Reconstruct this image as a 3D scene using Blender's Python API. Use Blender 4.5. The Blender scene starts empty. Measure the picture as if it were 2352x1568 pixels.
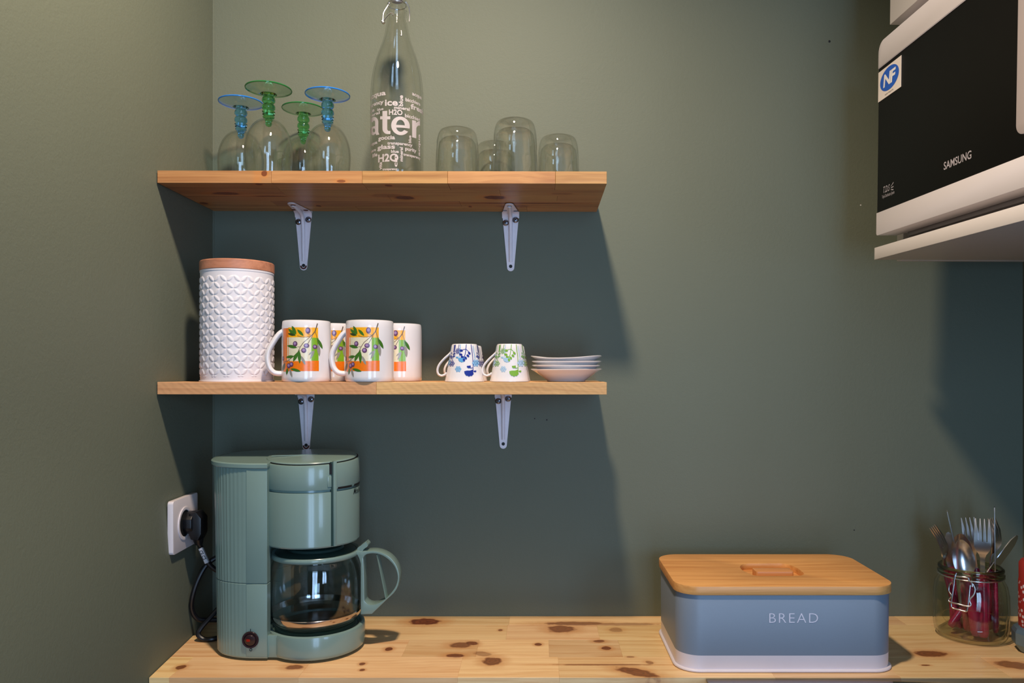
import bpy, bmesh, math, random
from mathutils import Vector, Matrix, Quaternion
random.seed(7)
PI = math.pi
scene = bpy.context.scene
COL = scene.collection

# ------------------------------------------------------------------ camera
F, CX, CY, W, H = 1740.0, 1237.0, 855.0, 2352.0, 1568.0     # pixels
D, EZ = 1.322, 1.345                                         # camera to back wall, eye height
cam_d = bpy.data.cameras.new('camera')
cam_d.sensor_fit = 'HORIZONTAL'; cam_d.sensor_width = 36.0
cam_d.lens = 36.0 * F / W
cam_d.shift_x = -(CX - W / 2) / W
cam_d.shift_y = (CY - H / 2) / W
cam_d.clip_start = 0.02
cam = bpy.data.objects.new('camera', cam_d)
cam.location = (0, -D, EZ); cam.rotation_euler = (PI / 2, 0, 0)
COL.objects.link(cam); scene.camera = cam

# ------------------------------------------------------------------ light
wd = bpy.data.worlds.new('world'); scene.world = wd; wd.use_nodes = True
wd.node_tree.nodes['Background'].inputs[0].default_value = (0.55, 0.68, 1.0, 1)
wd.node_tree.nodes['Background'].inputs[1].default_value = 1.0

def lamp(name, typ, loc, power, col, **kw):
    l = bpy.data.lights.new(name, typ); l.energy = power; l.color = col
    rot = kw.pop('rot', None)
    for k, v in kw.items(): setattr(l, k, v)
    o = bpy.data.objects.new(name, l); o.location = loc
    if rot: o.rotation_euler = rot
    COL.objects.link(o); return o
lamp('ceiling_spotlight', 'SPOT', (-0.07, -0.71, EZ + 1.0), 70.0, (1.0, 0.81, 0.64), shadow_soft_size=0.042, spot_size=math.radians(178), spot_blend=0.80, rot=(0, math.radians(13), 0))
lamp('daylight_door', 'AREA', (0.42, -3.24, 1.15), 42.0, (0.41, 0.65, 1.0), shape='RECTANGLE', size=0.78, size_y=1.96, rot=(PI / 2, 0, 0))
lamp('daylight_window', 'AREA', (1.90, -3.24, 1.45), 28.0, (0.41, 0.65, 1.0), shape='RECTANGLE', size=0.78, size_y=1.16, rot=(PI / 2, 0, 0))
vs = scene.view_settings
vs.view_transform = 'Standard'; vs.look = 'None'; vs.gamma = 1.0; vs.exposure = 0.0
vs.use_curve_mapping = False
cy = scene.cycles
cy.use_denoising = True; cy.transparent_max_bounces = 40; cy.max_bounces = 12
cy.transmission_bounces = 12; cy.caustics_refractive = False; cy.caustics_reflective = False
cy.sample_clamp_indirect = 4.0

# ------------------------------------------------------------------ pixel helpers
def P(px, py, Y):
    s = (D + Y) / F
    return Vector(((px - CX) * s, Y, EZ - (py - CY) * s))
CTZ = EZ - 0.425                   # countertop height
def on_plane(px, py, z):           # pixel on a horizontal plane at height z
    s = (EZ - z) / (py - CY)
    return Vector(((px - CX) * s, s * F - D, z))

# ------------------------------------------------------------------ materials
def lin(c):
    def g(u):
        u /= 255.0
        return u / 12.92 if u <= 0.04045 else ((u + 0.055) / 1.055) ** 2.4
    return (g(c[0]), g(c[1]), g(c[2]), 1.0)
class NT:
    def __init__(s, m):
        s.t = m.node_tree; s.n = s.t.nodes
    def new(s, typ, **kw):
        n = s.n.new(typ)
        for k, v in kw.items(): setattr(n, k, v)
        return n
    def link(s, a, b): s.t.links.new(a, b)
    def math(s, op, a, b=None, c=None, clamp=False):
        n = s.new('ShaderNodeMath', operation=op); n.use_clamp = clamp
        for i, x in enumerate((a, b, c)):
            if x is None: continue
            if hasattr(x, 'links'): s.link(x, n.inputs[i])
            else: n.inputs[i].default_value = x
        return n.outputs[0]
    def vmath(s, op, a, b=None):
        n = s.new('ShaderNodeVectorMath', operation=op)
        for i, x in enumerate((a, b)):
            if x is None: continue
            if hasattr(x, 'links'): s.link(x, n.inputs[i])
            else: n.inputs[i].default_value = x
        return n.outputs['Value'] if op in ('LENGTH', 'DOT_PRODUCT') else n.outputs['Vector']
    def mix(s, fac, a, b, mode='MIX'):
        n = s.new('ShaderNodeMix', data_type='RGBA', blend_type=mode)
        for i, x in ((0, fac), (6, a), (7, b)):
            if hasattr(x, 'links'): s.link(x, n.inputs[i])
            else: n.inputs[i].default_value = x
        return n.outputs[2]
    def rng(s, v, a, b, c=0.0, d=1.0, smooth=False):
        n = s.new('ShaderNodeMapRange'); n.clamp = True
        if smooth: n.interpolation_type = 'SMOOTHSTEP'
        s.link(v, n.inputs[0])
        for i, x in enumerate((a, b, c, d)): n.inputs[i + 1].default_value = x
        return n.outputs[0]
    def noise(s, vec, scale, detail=2.0, rough=0.5, dist=0.0):
        n = s.new('ShaderNodeTexNoise')
        if vec is not None: s.link(vec, n.inputs['Vector'])
        n.inputs['Scale'].default_value = scale; n.inputs['Detail'].default_value = detail
        n.inputs['Roughness'].default_value = rough; n.inputs['Distortion'].default_value = dist
        return n.outputs[0]
    def bump(s, h, strength, dist):
        n = s.new('ShaderNodeBump'); n.inputs['Strength'].default_value = strength
        n.inputs['Distance'].default_value = dist; s.link(h, n.inputs['Height'])
        return n.outputs[0]

def base_mat(name):
    m = bpy.data.materials.new(name); m.use_nodes = True
    return m, NT(m), m.node_tree.nodes['Principled BSDF']
def pm(name, rgb, rough=0.5, metal=0.0, coat=0.0, trans=0.0, ior=1.5, spec=0.5, var=0.06, vscale=30.0, emit=None, aniso=0.0):
    m, t, b = base_mat(name)
    c = lin(rgb)
    geo = t.new('ShaderNodeTexCoord').outputs['Object']
    nz = t.noise(geo, vscale, 3)
    d = tuple(x * (1 - 2 * var) for x in c[:3]) + (1,)
    e = tuple(min(1, x * (1 + var)) for x in c[:3]) + (1,)
    t.link(t.mix(nz, d, e), b.inputs['Base Color'])
    b.inputs['Roughness'].default_value = rough; b.inputs['Metallic'].default_value = metal
    b.inputs['Coat Weight'].default_value = coat; b.inputs['Coat Roughness'].default_value = 0.05
    b.inputs['Transmission Weight'].default_value = trans; b.inputs['IOR'].default_value = ior
    b.inputs['Specular IOR Level'].default_value = spec
    if emit:
        b.inputs['Emission Color'].default_value = lin(emit[0]); b.inputs['Emission Strength'].default_value = emit[1]
    return m
def thin_glass(name, tint, refl=1.0, rough=0.0):
    m, t, b = base_mat(name)
    t.n.remove(b); out = t.n['Material Output']
    tr = t.new('ShaderNodeBsdfTransparent'); tr.inputs[0].default_value = tint + (1,)
    gl = t.new('ShaderNodeBsdfGlossy'); gl.inputs['Roughness'].default_value = rough
    gn = t.new('ShaderNodeNewGeometry')
    c = t.math('ABSOLUTE', t.vmath('DOT_PRODUCT', gn.outputs['Normal'], gn.outputs['Incoming']))
    sch = t.math('MULTIPLY_ADD', t.math('POWER', t.math('SUBTRACT', 1.0, c, clamp=True), 5.0), 0.96, 0.04)
    geo = t.new('ShaderNodeTexCoord').outputs['Object']
    wob = t.noise(geo, 25.0, 1)
    bp = t.bump(wob, 0.15, 0.004)
    t.link(bp, gl.inputs['Normal'])
    f = t.math('MULTIPLY', sch, refl, clamp=True)
    mx = t.new('ShaderNodeMixShader'); t.link(f, mx.inputs[0])
    t.link(tr.outputs[0], mx.inputs[1]); t.link(gl.outputs[0], mx.inputs[2])
    t.link(mx.outputs[0], out.inputs[0])
    return m
def wall_mat(name, rgb, bump=0.16):
    m, t, b = base_mat(name)
    geo = t.new('ShaderNodeNewGeometry').outputs['Position']
    c = lin(rgb)
    big = t.noise(geo, 2.2, 4, 0.6)
    fine = t.noise(geo, 420.0, 2, 0.5)
    med = t.noise(geo, 170.0, 2, 0.5)
    col = t.mix(big, tuple(x * 0.93 for x in c[:3]) + (1,), tuple(x * 1.07 for x in c[:3]) + (1,))
    t.link(col, b.inputs['Base Color'])
    hh = t.math('ADD', t.math('MULTIPLY', fine, 0.6), t.math('MULTIPLY', med, 0.8))
    t.link(t.bump(hh, bump, 0.0022), b.inputs['Normal'])
    b.inputs['Roughness'].default_value = 0.62
    b.inputs['Specular IOR Level'].default_value = 0.3
    return m
def wood_mat(name, light, dark, knots=(), tint=0.28, axis='X', rough=0.42, knotcol=(140, 74, 36), saw=False, grain=1.0):
    """grain along world/object X; knots = (x, y, rx, ry, angle, strength) in metres on the XY plane"""
    m, t, b = base_mat(name)
    pos = t.new('ShaderNodeNewGeometry').outputs['Position']
    oi = t.new('ShaderNodeObjectInfo')
    rnd = oi.outputs['Random']
    off = t.new('ShaderNodeCombineXYZ')
    for i, k in enumerate((13.0, 7.0, 5.0)): t.link(t.math('MULTIPLY', rnd, k), off.inputs[i])
    p2 = t.vmath('ADD', pos, off.outputs[0])
    L, Dk = lin(light), lin(dark)
    warp = t.noise(t.vmath('MULTIPLY', p2, (5.0, 14.0, 14.0)), 1.0, 2)
    wv = t.new('ShaderNodeCombineXYZ')
    t.link(t.math('MULTIPLY', warp, 0.030), wv.inputs[1]); t.link(t.math('MULTIPLY', warp, 0.022), wv.inputs[2])
    p3 = t.vmath('ADD', p2, wv.outputs[0])
    g1 = t.noise(t.vmath('MULTIPLY', p3, (1.6, 95.0, 95.0)), 1.0, 3, 0.55)
    g2 = t.noise(t.vmath('MULTIPLY', p3, (9.0, 420.0, 420.0)), 1.0, 2, 0.5)
    g3 = t.noise(t.vmath('MULTIPLY', p3, (2.5, 12.0, 12.0)), 1.0, 2, 0.5)
    f = t.math('ADD', t.math('MULTIPLY', t.rng(g1, 0.42, 0.72), 0.62 * grain), t.math('MULTIPLY', t.rng(g2, 0.35, 0.75), 0.22))
    f = t.math('ADD', f, t.math('MULTIPLY', t.rng(g3, 0.45, 0.75), 0.30), clamp=True)
    col = t.mix(f, L, Dk)
    hv = t.new('ShaderNodeHueSaturation')
    t.link(col, hv.inputs['Color'])
    t.link(t.math('MULTIPLY_ADD', rnd, tint, 1.0 - tint * 0.62), hv.inputs['Value'])
    t.link(t.math('MULTIPLY_ADD', t.math('FRACT', t.math('MULTIPLY', rnd, 7.3)), 0.016, 0.492), hv.inputs['Hue'])
    col = hv.outputs[0]
    if knots:
        kn = t.noise(pos, 90.0, 2)
        kd = t.math('MULTIPLY_ADD', kn, 0.7, -0.35)
        mask = halo = rings = None
        for kk in knots:
            x, y, rx, ry, a, s = kk[:6]; kz = kk[6] if len(kk) > 6 else 0.0
            d0 = t.vmath('SUBTRACT', pos, (x, y, kz))
            ca, sa = math.cos(a), math.sin(a)
            u = t.vmath('DOT_PRODUCT', d0, (ca / rx, sa / rx, 0)); v = t.vmath('DOT_PRODUCT', d0, (-sa / ry, ca / ry, 0))
            dd = t.math('ADD', t.math('MULTIPLY', u, u), t.math('MULTIPLY', v, v))
            if len(kk) > 6:
                w = t.vmath('DOT_PRODUCT', d0, (0, 0, 1 / kk[7])); dd = t.math('ADD', dd, t.math('MULTIPLY', w, w))
            dd = t.math('SQRT', dd)
            dd = t.math('ADD', dd, kd)
            mk = t.math('MULTIPLY', t.rng(dd, 1.12, 0.86), s)
            ha = t.math('MULTIPLY', t.rng(dd, 2.4, 0.9, smooth=True), 0.55 * s)
            mask = mk if mask is None else t.math('MAXIMUM', mask, mk)
            halo = ha if halo is None else t.math('MAXIMUM', halo, ha)
            rings = dd if rings is None else t.math('MINIMUM', rings, dd)
        col = t.mix(halo, col, lin((196, 122, 52)))
        rg = t.math('MULTIPLY_ADD', t.math('SINE', t.math('MULTIPLY', rings, 15.0)), 0.22, 0.55)
        kc = t.mix(rg, lin((70, 28, 12)), lin(knotcol))
        col = t.mix(mask, col, kc)
    t.link(col, b.inputs['Base Color'])
    h = f
    if saw:
        w1 = t.new('ShaderNodeTexWave', wave_type='BANDS', bands_direction='DIAGONAL')
        t.link(t.vmath('MULTIPLY', p2, (1.0, 0.0, 1.3)), w1.inputs['Vector']); w1.inputs['Scale'].default_value = 48.0
        w1.inputs['Distortion'].default_value = 5.0; w1.inputs['Detail'].default_value = 2.0
        h = t.math('ADD', h, t.math('MULTIPLY', w1.outputs[1], 0.5))
    t.link(t.bump(h, 0.18, 0.0012), b.inputs['Normal'])
    b.inputs['Roughness'].default_value = rough
    return m

M = {}
M['wall'] = wall_mat('sage_paint', (100, 106, 91))
M['room_wall'] = wall_mat('room_paint', (118, 108, 102), 0.1)
M['ceiling'] = wall_mat('ceiling_paint', (205, 200, 192), 0.1)
M['floor'] = wood_mat('floor_oak', (110, 80, 56), (76, 52, 34))
M['white_paint'] = pm('white_frame_paint', (225, 225, 225), 0.45)
M['white_steel'] = pm('white_bracket_enamel', (238, 232, 238), 0.35, var=0.04, vscale=120)
M['rust'] = pm('rust', (92, 48, 34), 0.8, var=0.25, vscale=300)
M['steel'] = pm('polished_steel', (222, 220, 222), 0.26, 1.0, var=0.05)
M['screw'] = pm('screw_steel', (150, 150, 158), 0.28, 1.0)
M['dark'] = pm('dark_recess', (16, 17, 18), 0.6)
M['ceramic'] = pm('white_glazed_ceramic', (230, 226, 226), 0.16, coat=0.4, var=0.015)
M['canister'] = pm('white_matt_canister', (224, 220, 224), 0.42, var=0.015)
M['clear'] = thin_glass('clear_glass', (0.965, 0.97, 0.955), 1.25)
M['clear_bottle'] = thin_glass('bottle_glass', (0.975, 0.975, 0.962), 1.2)
M['jar_glass'] = thin_glass('jar_glass', (0.95, 0.96, 0.91), 1.3)
M['thick_glass'] = pm('thick_clear_glass', (250, 250, 244), 0.0, trans=1.0, ior=1.48, var=0.0)
M['tumbler'] = thin_glass('tumbler_glass', (0.95, 0.955, 0.935), 2.0)
M['blue_glass'] = pm('blue_tinted_glass', (126, 208, 253), 0.0, trans=1.0, ior=1.5, var=0.01)
M['green_glass'] = pm('green_tinted_glass', (124, 220, 138), 0.0, trans=1.0, ior=1.5, var=0.01)
M['blue_foot'] = thin_glass('blue_foot_glass', (0.84, 0.93, 0.97), 1.3)
M['green_foot'] = thin_glass('green_foot_glass', (0.84, 0.93, 0.84), 1.3)
M['print_white'] = pm('white_screen_print', (172, 164, 163), 0.6, var=0.03)
M['mint'] = pm('sage_green_plastic', (122, 146, 138), 0.24, coat=0.25, var=0.02)
M['mint_dark'] = pm('dark_green_plastic', (44, 66, 62), 0.3, var=0.03)
M['black_plastic'] = pm('black_rubber', (15, 15, 18), 0.38, var=0.05)
M['switch'] = pm('dark_switch_plastic', (46, 28, 32), 0.25, var=0.05)
M['switch_red'] = pm('red_switch_lens', (150, 30, 14), 0.2, var=0.05)
M['ink'] = pm('black_ink', (18, 24, 26), 0.5)
M['socket'] = pm('white_socket_plastic', (226, 218, 220), 0.3, var=0.02)
M['tag'] = pm('paper_tag', (215, 212, 214), 0.6)
M['bin_blue'] = pm('blue_grey_powder_coat', (122, 135, 151), 0.42, var=0.02, vscale=400)
M['bin_white'] = pm('off_white_enamel', (222, 214, 220), 0.35, var=0.02)
M['mw_white'] = pm('microwave_white', (214, 208, 210), 0.34, var=0.01)
M['mw_black'] = pm('microwave_door_film', (17, 16, 14), 0.42, var=0.03, spec=0.12)
M['mw_grey'] = pm('microwave_handle_grey', (168, 158, 158), 0.4, var=0.02)
M['laminate'] = pm('white_laminate', (220, 214, 212), 0.38, var=0.01)
M['sticker_blue'] = pm('sticker_blue', (32, 92, 196), 0.35, var=0.03)
M['logo_grey'] = pm('logo_silver_print', (176, 170, 176), 0.4)
M['magenta'] = pm('magenta_plastic', (160, 28, 72), 0.22, coat=0.3, var=0.12, vscale=60)
M['red_label'] = pm('red_label', (168, 48, 40), 0.5, var=0.1)
M['blue_tin'] = pm('blue_tin', (120, 146, 166), 0.3, 0.6, var=0.05)
M['hob'] = pm('black_glass_hob', (20, 20, 26), 0.06, var=0.05)
M['bamboo'] = wood_mat('bamboo_lid', (228, 166, 100), (194, 126, 66), tint=0.06, rough=0.4)
M['lidwood'] = wood_mat('acacia_lid', (196, 134, 104), (150, 92, 66), tint=0.05, rough=0.45)

# ------------------------------------------------------------------ mesh helpers
class MB:
    def __init__(s): s.v = []; s.f = []; s.m = []
    def add(s, vs, fs, mi=0):
        o = len(s.v); s.v += [tuple(x) for x in vs]
        s.f += [tuple(i + o for i in f) for f in fs]; s.m += [mi] * len(fs); return s
    def box(s, x0, x1, y0, y1, z0, z1, mi=0):
        vs = [(x, y, z) for z in (z0, z1) for y in (y0, y1) for x in (x0, x1)]
        return s.add(vs, [(0, 2, 3, 1), (4, 5, 7, 6), (0, 1, 5, 4), (2, 6, 7, 3), (0, 4, 6, 2), (1, 3, 7, 5)], mi)
    def lathe(s, prof, seg=48, c=(0, 0, 0), mi=0, rfun=None, zfun=None, a0=0.0, a1=2 * PI):
        full = abs(a1 - a0 - 2 * PI) < 1e-6
        n = seg if full else seg + 1
        rows = []; vs = []; fs = []
        for (r, z) in prof:
            if r < 1e-7:
                rows.append([len(vs)]); vs.append((c[0], c[1], c[2] + z))
            else:
                row = []
                for k in range(n):
                    a = a0 + (a1 - a0) * k / seg
                    rr = r * (rfun(a, r, z) if rfun else 1); zz = z + (zfun(a, r, z) if zfun else 0)
                    row.append(len(vs)); vs.append((c[0] + rr * math.cos(a), c[1] + rr * math.sin(a), c[2] + zz))
                rows.append(row)
        for A, B in zip(rows, rows[1:]):
            for k in range(seg):
                k2 = (k + 1) % n
                if len(A) == 1 and len(B) == 1: continue
                if len(A) == 1: fs.append((A[0], B[k2], B[k]))
                elif len(B) == 1: fs.append((A[k], A[k2], B[0]))
                else: fs.append((A[k], A[k2], B[k2], B[k]))
        return s.add(vs, fs, mi)
    def tube(s, path, rad, seg=10, closed=False, up=None, mi=0, caps=True):
        path = [Vector(p) for p in path]; n = len(path)
        fr = []; prev = None
        for i in range(n):
            a = path[(i - 1) % n] if (closed or i) else path[0]
            b = path[(i + 1) % n] if (closed or i < n - 1) else path[-1]
            t = (b - a).normalized()
            if up is not None: nrm = Vector(up) - t * Vector(up).dot(t)
            elif prev is None:
                q = Vector((0, 0, 1)) if abs(t.z) < 0.9 else Vector((1, 0, 0)); nrm = q - t * q.dot(t)
            else: nrm = prev - t * prev.dot(t)
            nrm.normalize(); prev = nrm; fr.append((nrm, t.cross(nrm)))
        vs = []; fs = []
        for i in range(n):
            r = rad[i] if isinstance(rad, list) else rad
            ra, rb = r if isinstance(r, tuple) else (r, r)
            for k in range(seg):
                a = 2 * PI * k / seg
                vs.append(path[i] + fr[i][0] * (ra * math.cos(a)) + fr[i][1] * (rb * math.sin(a)))
        for i in range(n if closed else n - 1):
            j = (i + 1) % n
            for k in range(seg):
                k2 = (k + 1) % seg
                fs.append((i * seg + k, i * seg + k2, j * seg + k2, j * seg + k))
        if caps and not closed:
            fs.append(tuple(reversed(range(seg)))); fs.append(tuple((n - 1) * seg + k for k in range(seg)))
        return s.add(vs, fs, mi)
    def prism(s, outer, z0, z1, holes=(), mi=0, xf=None):
        """polygon with holes in the XY plane, extruded z0..z1; xf maps (x,y,z)->world"""
        bm = bmesh.new()
        loops = []
        for lp in [outer] + list(holes):
            vv = [bm.verts.new((x, y, 0)) for x, y in lp]
            loops.append(vv)
            for i in range(len(vv)): bm.edges.new((vv[i], vv[(i + 1) % len(vv)]))
        bmesh.ops.triangle_fill(bm, use_beauty=True, use_dissolve=False, edges=bm.edges[:])
        bm.verts.index_update(); bm.normal_update()
        n = len(bm.verts); vs = []; fs = []
        xf = xf or (lambda x, y, z: (x, y, z))
        for z in (z1, z0):
            vs += [xf(v.co.x, v.co.y, z) for v in bm.verts]
        for fc in bm.faces:
            ids = [v.index for v in fc.verts]
            if fc.normal.z < 0: ids.reverse()
            fs.append(tuple(ids)); fs.append(tuple(n + i for i in reversed(ids)))
        for lp in loops:
            ids = [v.index for v in lp]
            for i in range(len(ids)):
                a, b_ = ids[i], ids[(i + 1) % len(ids)]
                fs.append((a, n + a, n + b_, b_))
        bm.free()
        return s.add(vs, fs, mi)
    def obj(s, name, mats, parent=None, bevel=0.0, bseg=2, smooth=35.0, loc=None, fixn=True):
        me = bpy.data.meshes.new(name)
        me.from_pydata(s.v, [], s.f)
        mats = mats if isinstance(mats, (list, tuple)) else [mats]
        for mt in mats: me.materials.append(mt)
        for p, i in zip(me.polygons, s.m): p.material_index = i
        bm = bmesh.new(); bm.from_mesh(me)
        if fixn: bmesh.ops.recalc_face_normals(bm, faces=bm.faces[:])
        if bevel > 0:
            es = [e for e in bm.edges if len(e.link_faces) == 2 and e.calc_face_angle(0) > math.radians(38)]
            bmesh.ops.bevel(bm, geom=es, offset=bevel, segments=bseg, profile=0.5, affect='EDGES', clamp_overlap=True)
        for f in bm.faces: f.smooth = True
        bm.to_mesh(me); bm.free()
        me.set_sharp_from_angle(angle=math.radians(smooth))
        return link(name, me, parent, loc)
def link(name, me, parent=None, loc=None):
    o = bpy.data.objects.new(name, me); COL.objects.link(o)
    if parent is not None: o.parent = parent
    if loc is not None: o.location = loc
    return o
def thing(name, label, cat, loc=(0, 0, 0), rotz=0.0, group=None):
    o = bpy.data.objects.new(name, None); COL.objects.link(o); o.empty_display_size = 0.03
    o.location = loc; o.rotation_euler = (0, 0, rotz)
    tag(o, label, cat, group); return o
def tag(o, label, cat, group=None):
    o['label'] = label; o['category'] = cat
    if group: o['group'] = group
    return o
def struct(o): o['kind'] = 'structure'; return o
def dup(root, loc, rotz=0.0, label=None):
    r = root.copy(); COL.objects.link(r); r.location = loc; r.rotation_euler = (0, 0, rotz)
    if label: r['label'] = label
    for ch in list(root.children):
        c = ch.copy(); COL.objects.link(c); c.parent = r
        for g in list(ch.children):
            d = g.copy(); COL.objects.link(d); d.parent = c
    return r
def smooth_path(pts, n=8, closed=False):
    pts = [Vector(p) for p in pts]; out = []; k = len(pts)
    rngk = k if closed else k - 1
    for i in range(rngk):
        if closed: p0, p1, p2, p3 = pts[i - 1], pts[i], pts[(i + 1) % k], pts[(i + 2) % k]
        else: p0, p1, p2, p3 = pts[max(i - 1, 0)], pts[i], pts[i + 1], pts[min(i + 2, k - 1)]
        for j in range(n):
            t = j / n
            out.append(0.5 * ((2 * p1) + (p2 - p0) * t + (2 * p0 - 5 * p1 + 4 * p2 - p3) * t * t + (3 * p1 - p0 - 3 * p2 + p3) * t ** 3))
    if not closed: out.append(pts[-1])
    return out
def rrect(x0, x1, y0, y1, r, n=8):
    pts = []
    for cx_, cy_, a in ((x1 - r, y1 - r, 0), (x0 + r, y1 - r, PI / 2), (x0 + r, y0 + r, PI), (x1 - r, y0 + r, 1.5 * PI)):
        for k in range(n + 1):
            b = a + PI / 2 * k / n
            pts.append((cx_ + r * math.cos(b), cy_ + r * math.sin(b)))
    return pts
def ell(cx_, cy_, rx, ry, n=20, a=0.0):
    ca, sa = math.cos(a), math.sin(a)
    return [(cx_ + rx * math.cos(2 * PI * k / n) * ca - ry * math.sin(2 * PI * k / n) * sa,
             cy_ + rx * math.cos(2 * PI * k / n) * sa + ry * math.sin(2 * PI * k / n) * ca) for k in range(n)]
def leaf(x0, y0, x1, y1, w, n=7):
    dx, dy = x1 - x0, y1 - y0; l = math.hypot(dx, dy); nx, ny = -dy / l, dx / l
    up = []; dn = []
    for k in range(n + 1):
        t = k / n; hw = w * 0.5 * math.sin(PI * t) ** 0.8
        up.append((x0 + dx * t + nx * hw, y0 + dy * t + ny * hw)); dn.append((x0 + dx * t - nx * hw, y0 + dy * t - ny * hw))
    return up + dn[-2:0:-1]
def stroke(pts, w):
    """list of quads for a polyline"""
    out = []
    for (a, b) in zip(pts, pts[1:]):
        dx, dy = b[0] - a[0], b[1] - a[1]; l = math.hypot(dx, dy) or 1
        nx, ny = -dy / l * w / 2, dx / l * w / 2
        out.append([(a[0] + nx, a[1] + ny), (b[0] + nx, b[1] + ny), (b[0] - nx, b[1] - ny), (a[0] - nx, a[1] - ny)])
    return out
def text_geo(s, size=1.0, bold=0.0, shear=0.0, space=1.0):
    cu = bpy.data.curves.new('t', 'FONT'); cu.body = s; cu.size = size; cu.offset = bold; cu.shear = shear
    cu.space_character = space; cu.resolution_u = 3; cu.align_x = 'LEFT'
    o = bpy.data.objects.new('t', cu); COL.objects.link(o)
    dg = bpy.context.evaluated_depsgraph_get(); dg.update()
    me = bpy.data.meshes.new_from_object(o.evaluated_get(dg))
    vs = [(v.co.x, v.co.y) for v in me.vertices]; fs = [tuple(p.vertices) for p in me.polygons]
    bpy.data.objects.remove(o); bpy.data.curves.remove(cu); bpy.data.meshes.remove(me)
    return vs, fs
def fit_text(s, w, h=None, **kw):
    vs, fs = text_geo(s, **kw)
    x0 = min(v[0] for v in vs); x1 = max(v[0] for v in vs)
    k = w / (x1 - x0)
    ky = h if h else k
    return [((x - x0) * k, y * ky) for x, y in vs], fs
class Decal:
    """flat print laid on a curved surface; mapping (u, v, lift) -> xyz"""
    def __init__(s, step=0.003): s.mb = MB(); s.step = step; s.layer = 0
    def geo(s, vs, fs, mi, fmap, lift):
        bm = bmesh.new()
        bv = [bm.verts.new((x, y, 0)) for x, y in vs]
        for f in fs:
            try: bm.faces.new([bv[i] for i in f])
            except ValueError: pass
        if s.step:
            xs = [v[0] for v in vs]; x = math.floor(min(xs) / s.step) * s.step + s.step
            while x < max(xs):
                bmesh.ops.bisect_plane(bm, geom=bm.verts[:] + bm.edges[:] + bm.faces[:], plane_co=(x, 0, 0), plane_no=(1, 0, 0), dist=1e-7)
                x += s.step
        bmesh.ops.triangulate(bm, faces=bm.faces[:])
        bm.verts.index_update()
        s.mb.add([fmap(v.co.x, v.co.y, lift) for v in bm.verts], [tuple(v.index for v in f.verts) for f in bm.faces], mi)
        bm.free()
    def poly(s, pts, mi, fmap, lift=None):
        if lift is None: s.layer += 1; lift = 0.00008 + 0.000004 * s.layer
        s.geo(pts, [tuple(range(len(pts)))], mi, fmap, lift)

# ------------------------------------------------------------------ room
RX = 0.845; RD = -3.2; CEIL = 2.45; LX = -0.568
def wallx(Y, Z):     # the left wall bulges a little towards the worktop
    t = min(1.0, max(0.0, (EZ - 0.04 - Z) / 0.385)); t = t * t * (3 - 2 * t)
    return LX + 0.0245 * t * min(3.0, -Y / 0.2665)
mb = MB(); ny, nz = 24, 60
vs = []; fs = []
for j in range(nz + 1):
    for i in range(ny + 1):
        Y = 0.0 + RD * (i / ny) ** 1.6; Z = CEIL * j / nz
        vs.append((wallx(Y, Z), Y, Z))
for j in range(nz):
    for i in range(ny):
        a = j * (ny + 1) + i
        fs.append((a, a + 1, a + ny + 2, a + ny + 1))
n0 = len(vs)
vs += [(LX - 0.1, v[1], v[2]) for v in vs[:n0]]
fs += [tuple(n0 + i for i in reversed(f)) for f in fs]
mb.add(vs, fs)
struct(mb.obj('wall_left', M['wall']))
wall_back = struct(MB().box(LX - 0.1, RX + 0.1, 0.0, 0.1, 0, CEIL).obj('wall_back', M['wall']))
struct(MB().box(RX, RX + 0.1, -0.95, 0.0, 0, CEIL).obj('wall_right', M['wall']))
struct(MB().box(RX + 0.1, 2.7, -0.95, -0.85, 0, CEIL).obj('wall_partition', M['room_wall']))
struct(MB().box(2.7, 2.8, RD, -0.85, 0, CEIL).obj('wall_side', M['room_wall']))
struct(MB().box(LX - 0.1, 2.8, RD, 0.1, -0.1, 0).obj('floor', M['floor']))
struct(MB().box(LX - 0.1, 2.8, RD - 0.1, 0.1, CEIL, CEIL + 0.1).obj('ceiling', M['ceiling']))
op1 = (0.02, 0.82, 0.16, 2.14); op2 = (1.5, 2.3, 0.86, 2.04)
def rectp(a): return [(a[0], a[2]), (a[1], a[2]), (a[1], a[3]), (a[0], a[3])]
struct(MB().prism([(LX - 0.1, 0), (2.8, 0), (2.8, CEIL), (LX - 0.1, CEIL)], 0, 0.1, [rectp(op1), rectp(op2)],
       xf=lambda x, y, z: (x, RD - z, y)).obj('wall_rear', M['room_wall'], smooth=20))
for i, a in enumerate((op1, op2)):
    wn = bpy.data.objects.new('window_%d' % (i + 1), None); COL.objects.link(wn); struct(wn)
    wn.location = ((a[0] + a[1]) / 2, RD, a[2])
    w2 = (a[1] - a[0]) / 2; hh = a[3] - a[2]
    MB().prism([(-w2, 0), (w2, 0), (w2, hh), (-w2, hh)], -0.02, 0.03, [[(-w2 + 0.05, 0.06), (-0.02, 0.06), (-0.02, hh - 0.05), (-w2 + 0.05, hh - 0.05)],
        [(0.02, 0.06), (w2 - 0.05, 0.06), (w2 - 0.05, hh - 0.05), (0.02, hh - 0.05)]], xf=lambda x, y, z: (x, -z, y)).obj('window_frame', M['white_paint'], wn)
# small wall marks
for px, py, r in ((1905, 95, 0.0022), (1228, 961, 0.0011), (1256, 964, 0.0013), (1977, 471, 0.0012), (1962, 1217, 0.0012)):
    p = P(px, py, 0)
    MB().lathe([(0, 0), (r, 0), (r * 0.8, 0.0003), (0, 0.0004)], 10).obj('nail_hole', M['dark'] if py != 471 else M['white_paint'], wall_back, loc=p).rotation_euler = (PI / 2, 0, 0)
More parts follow.
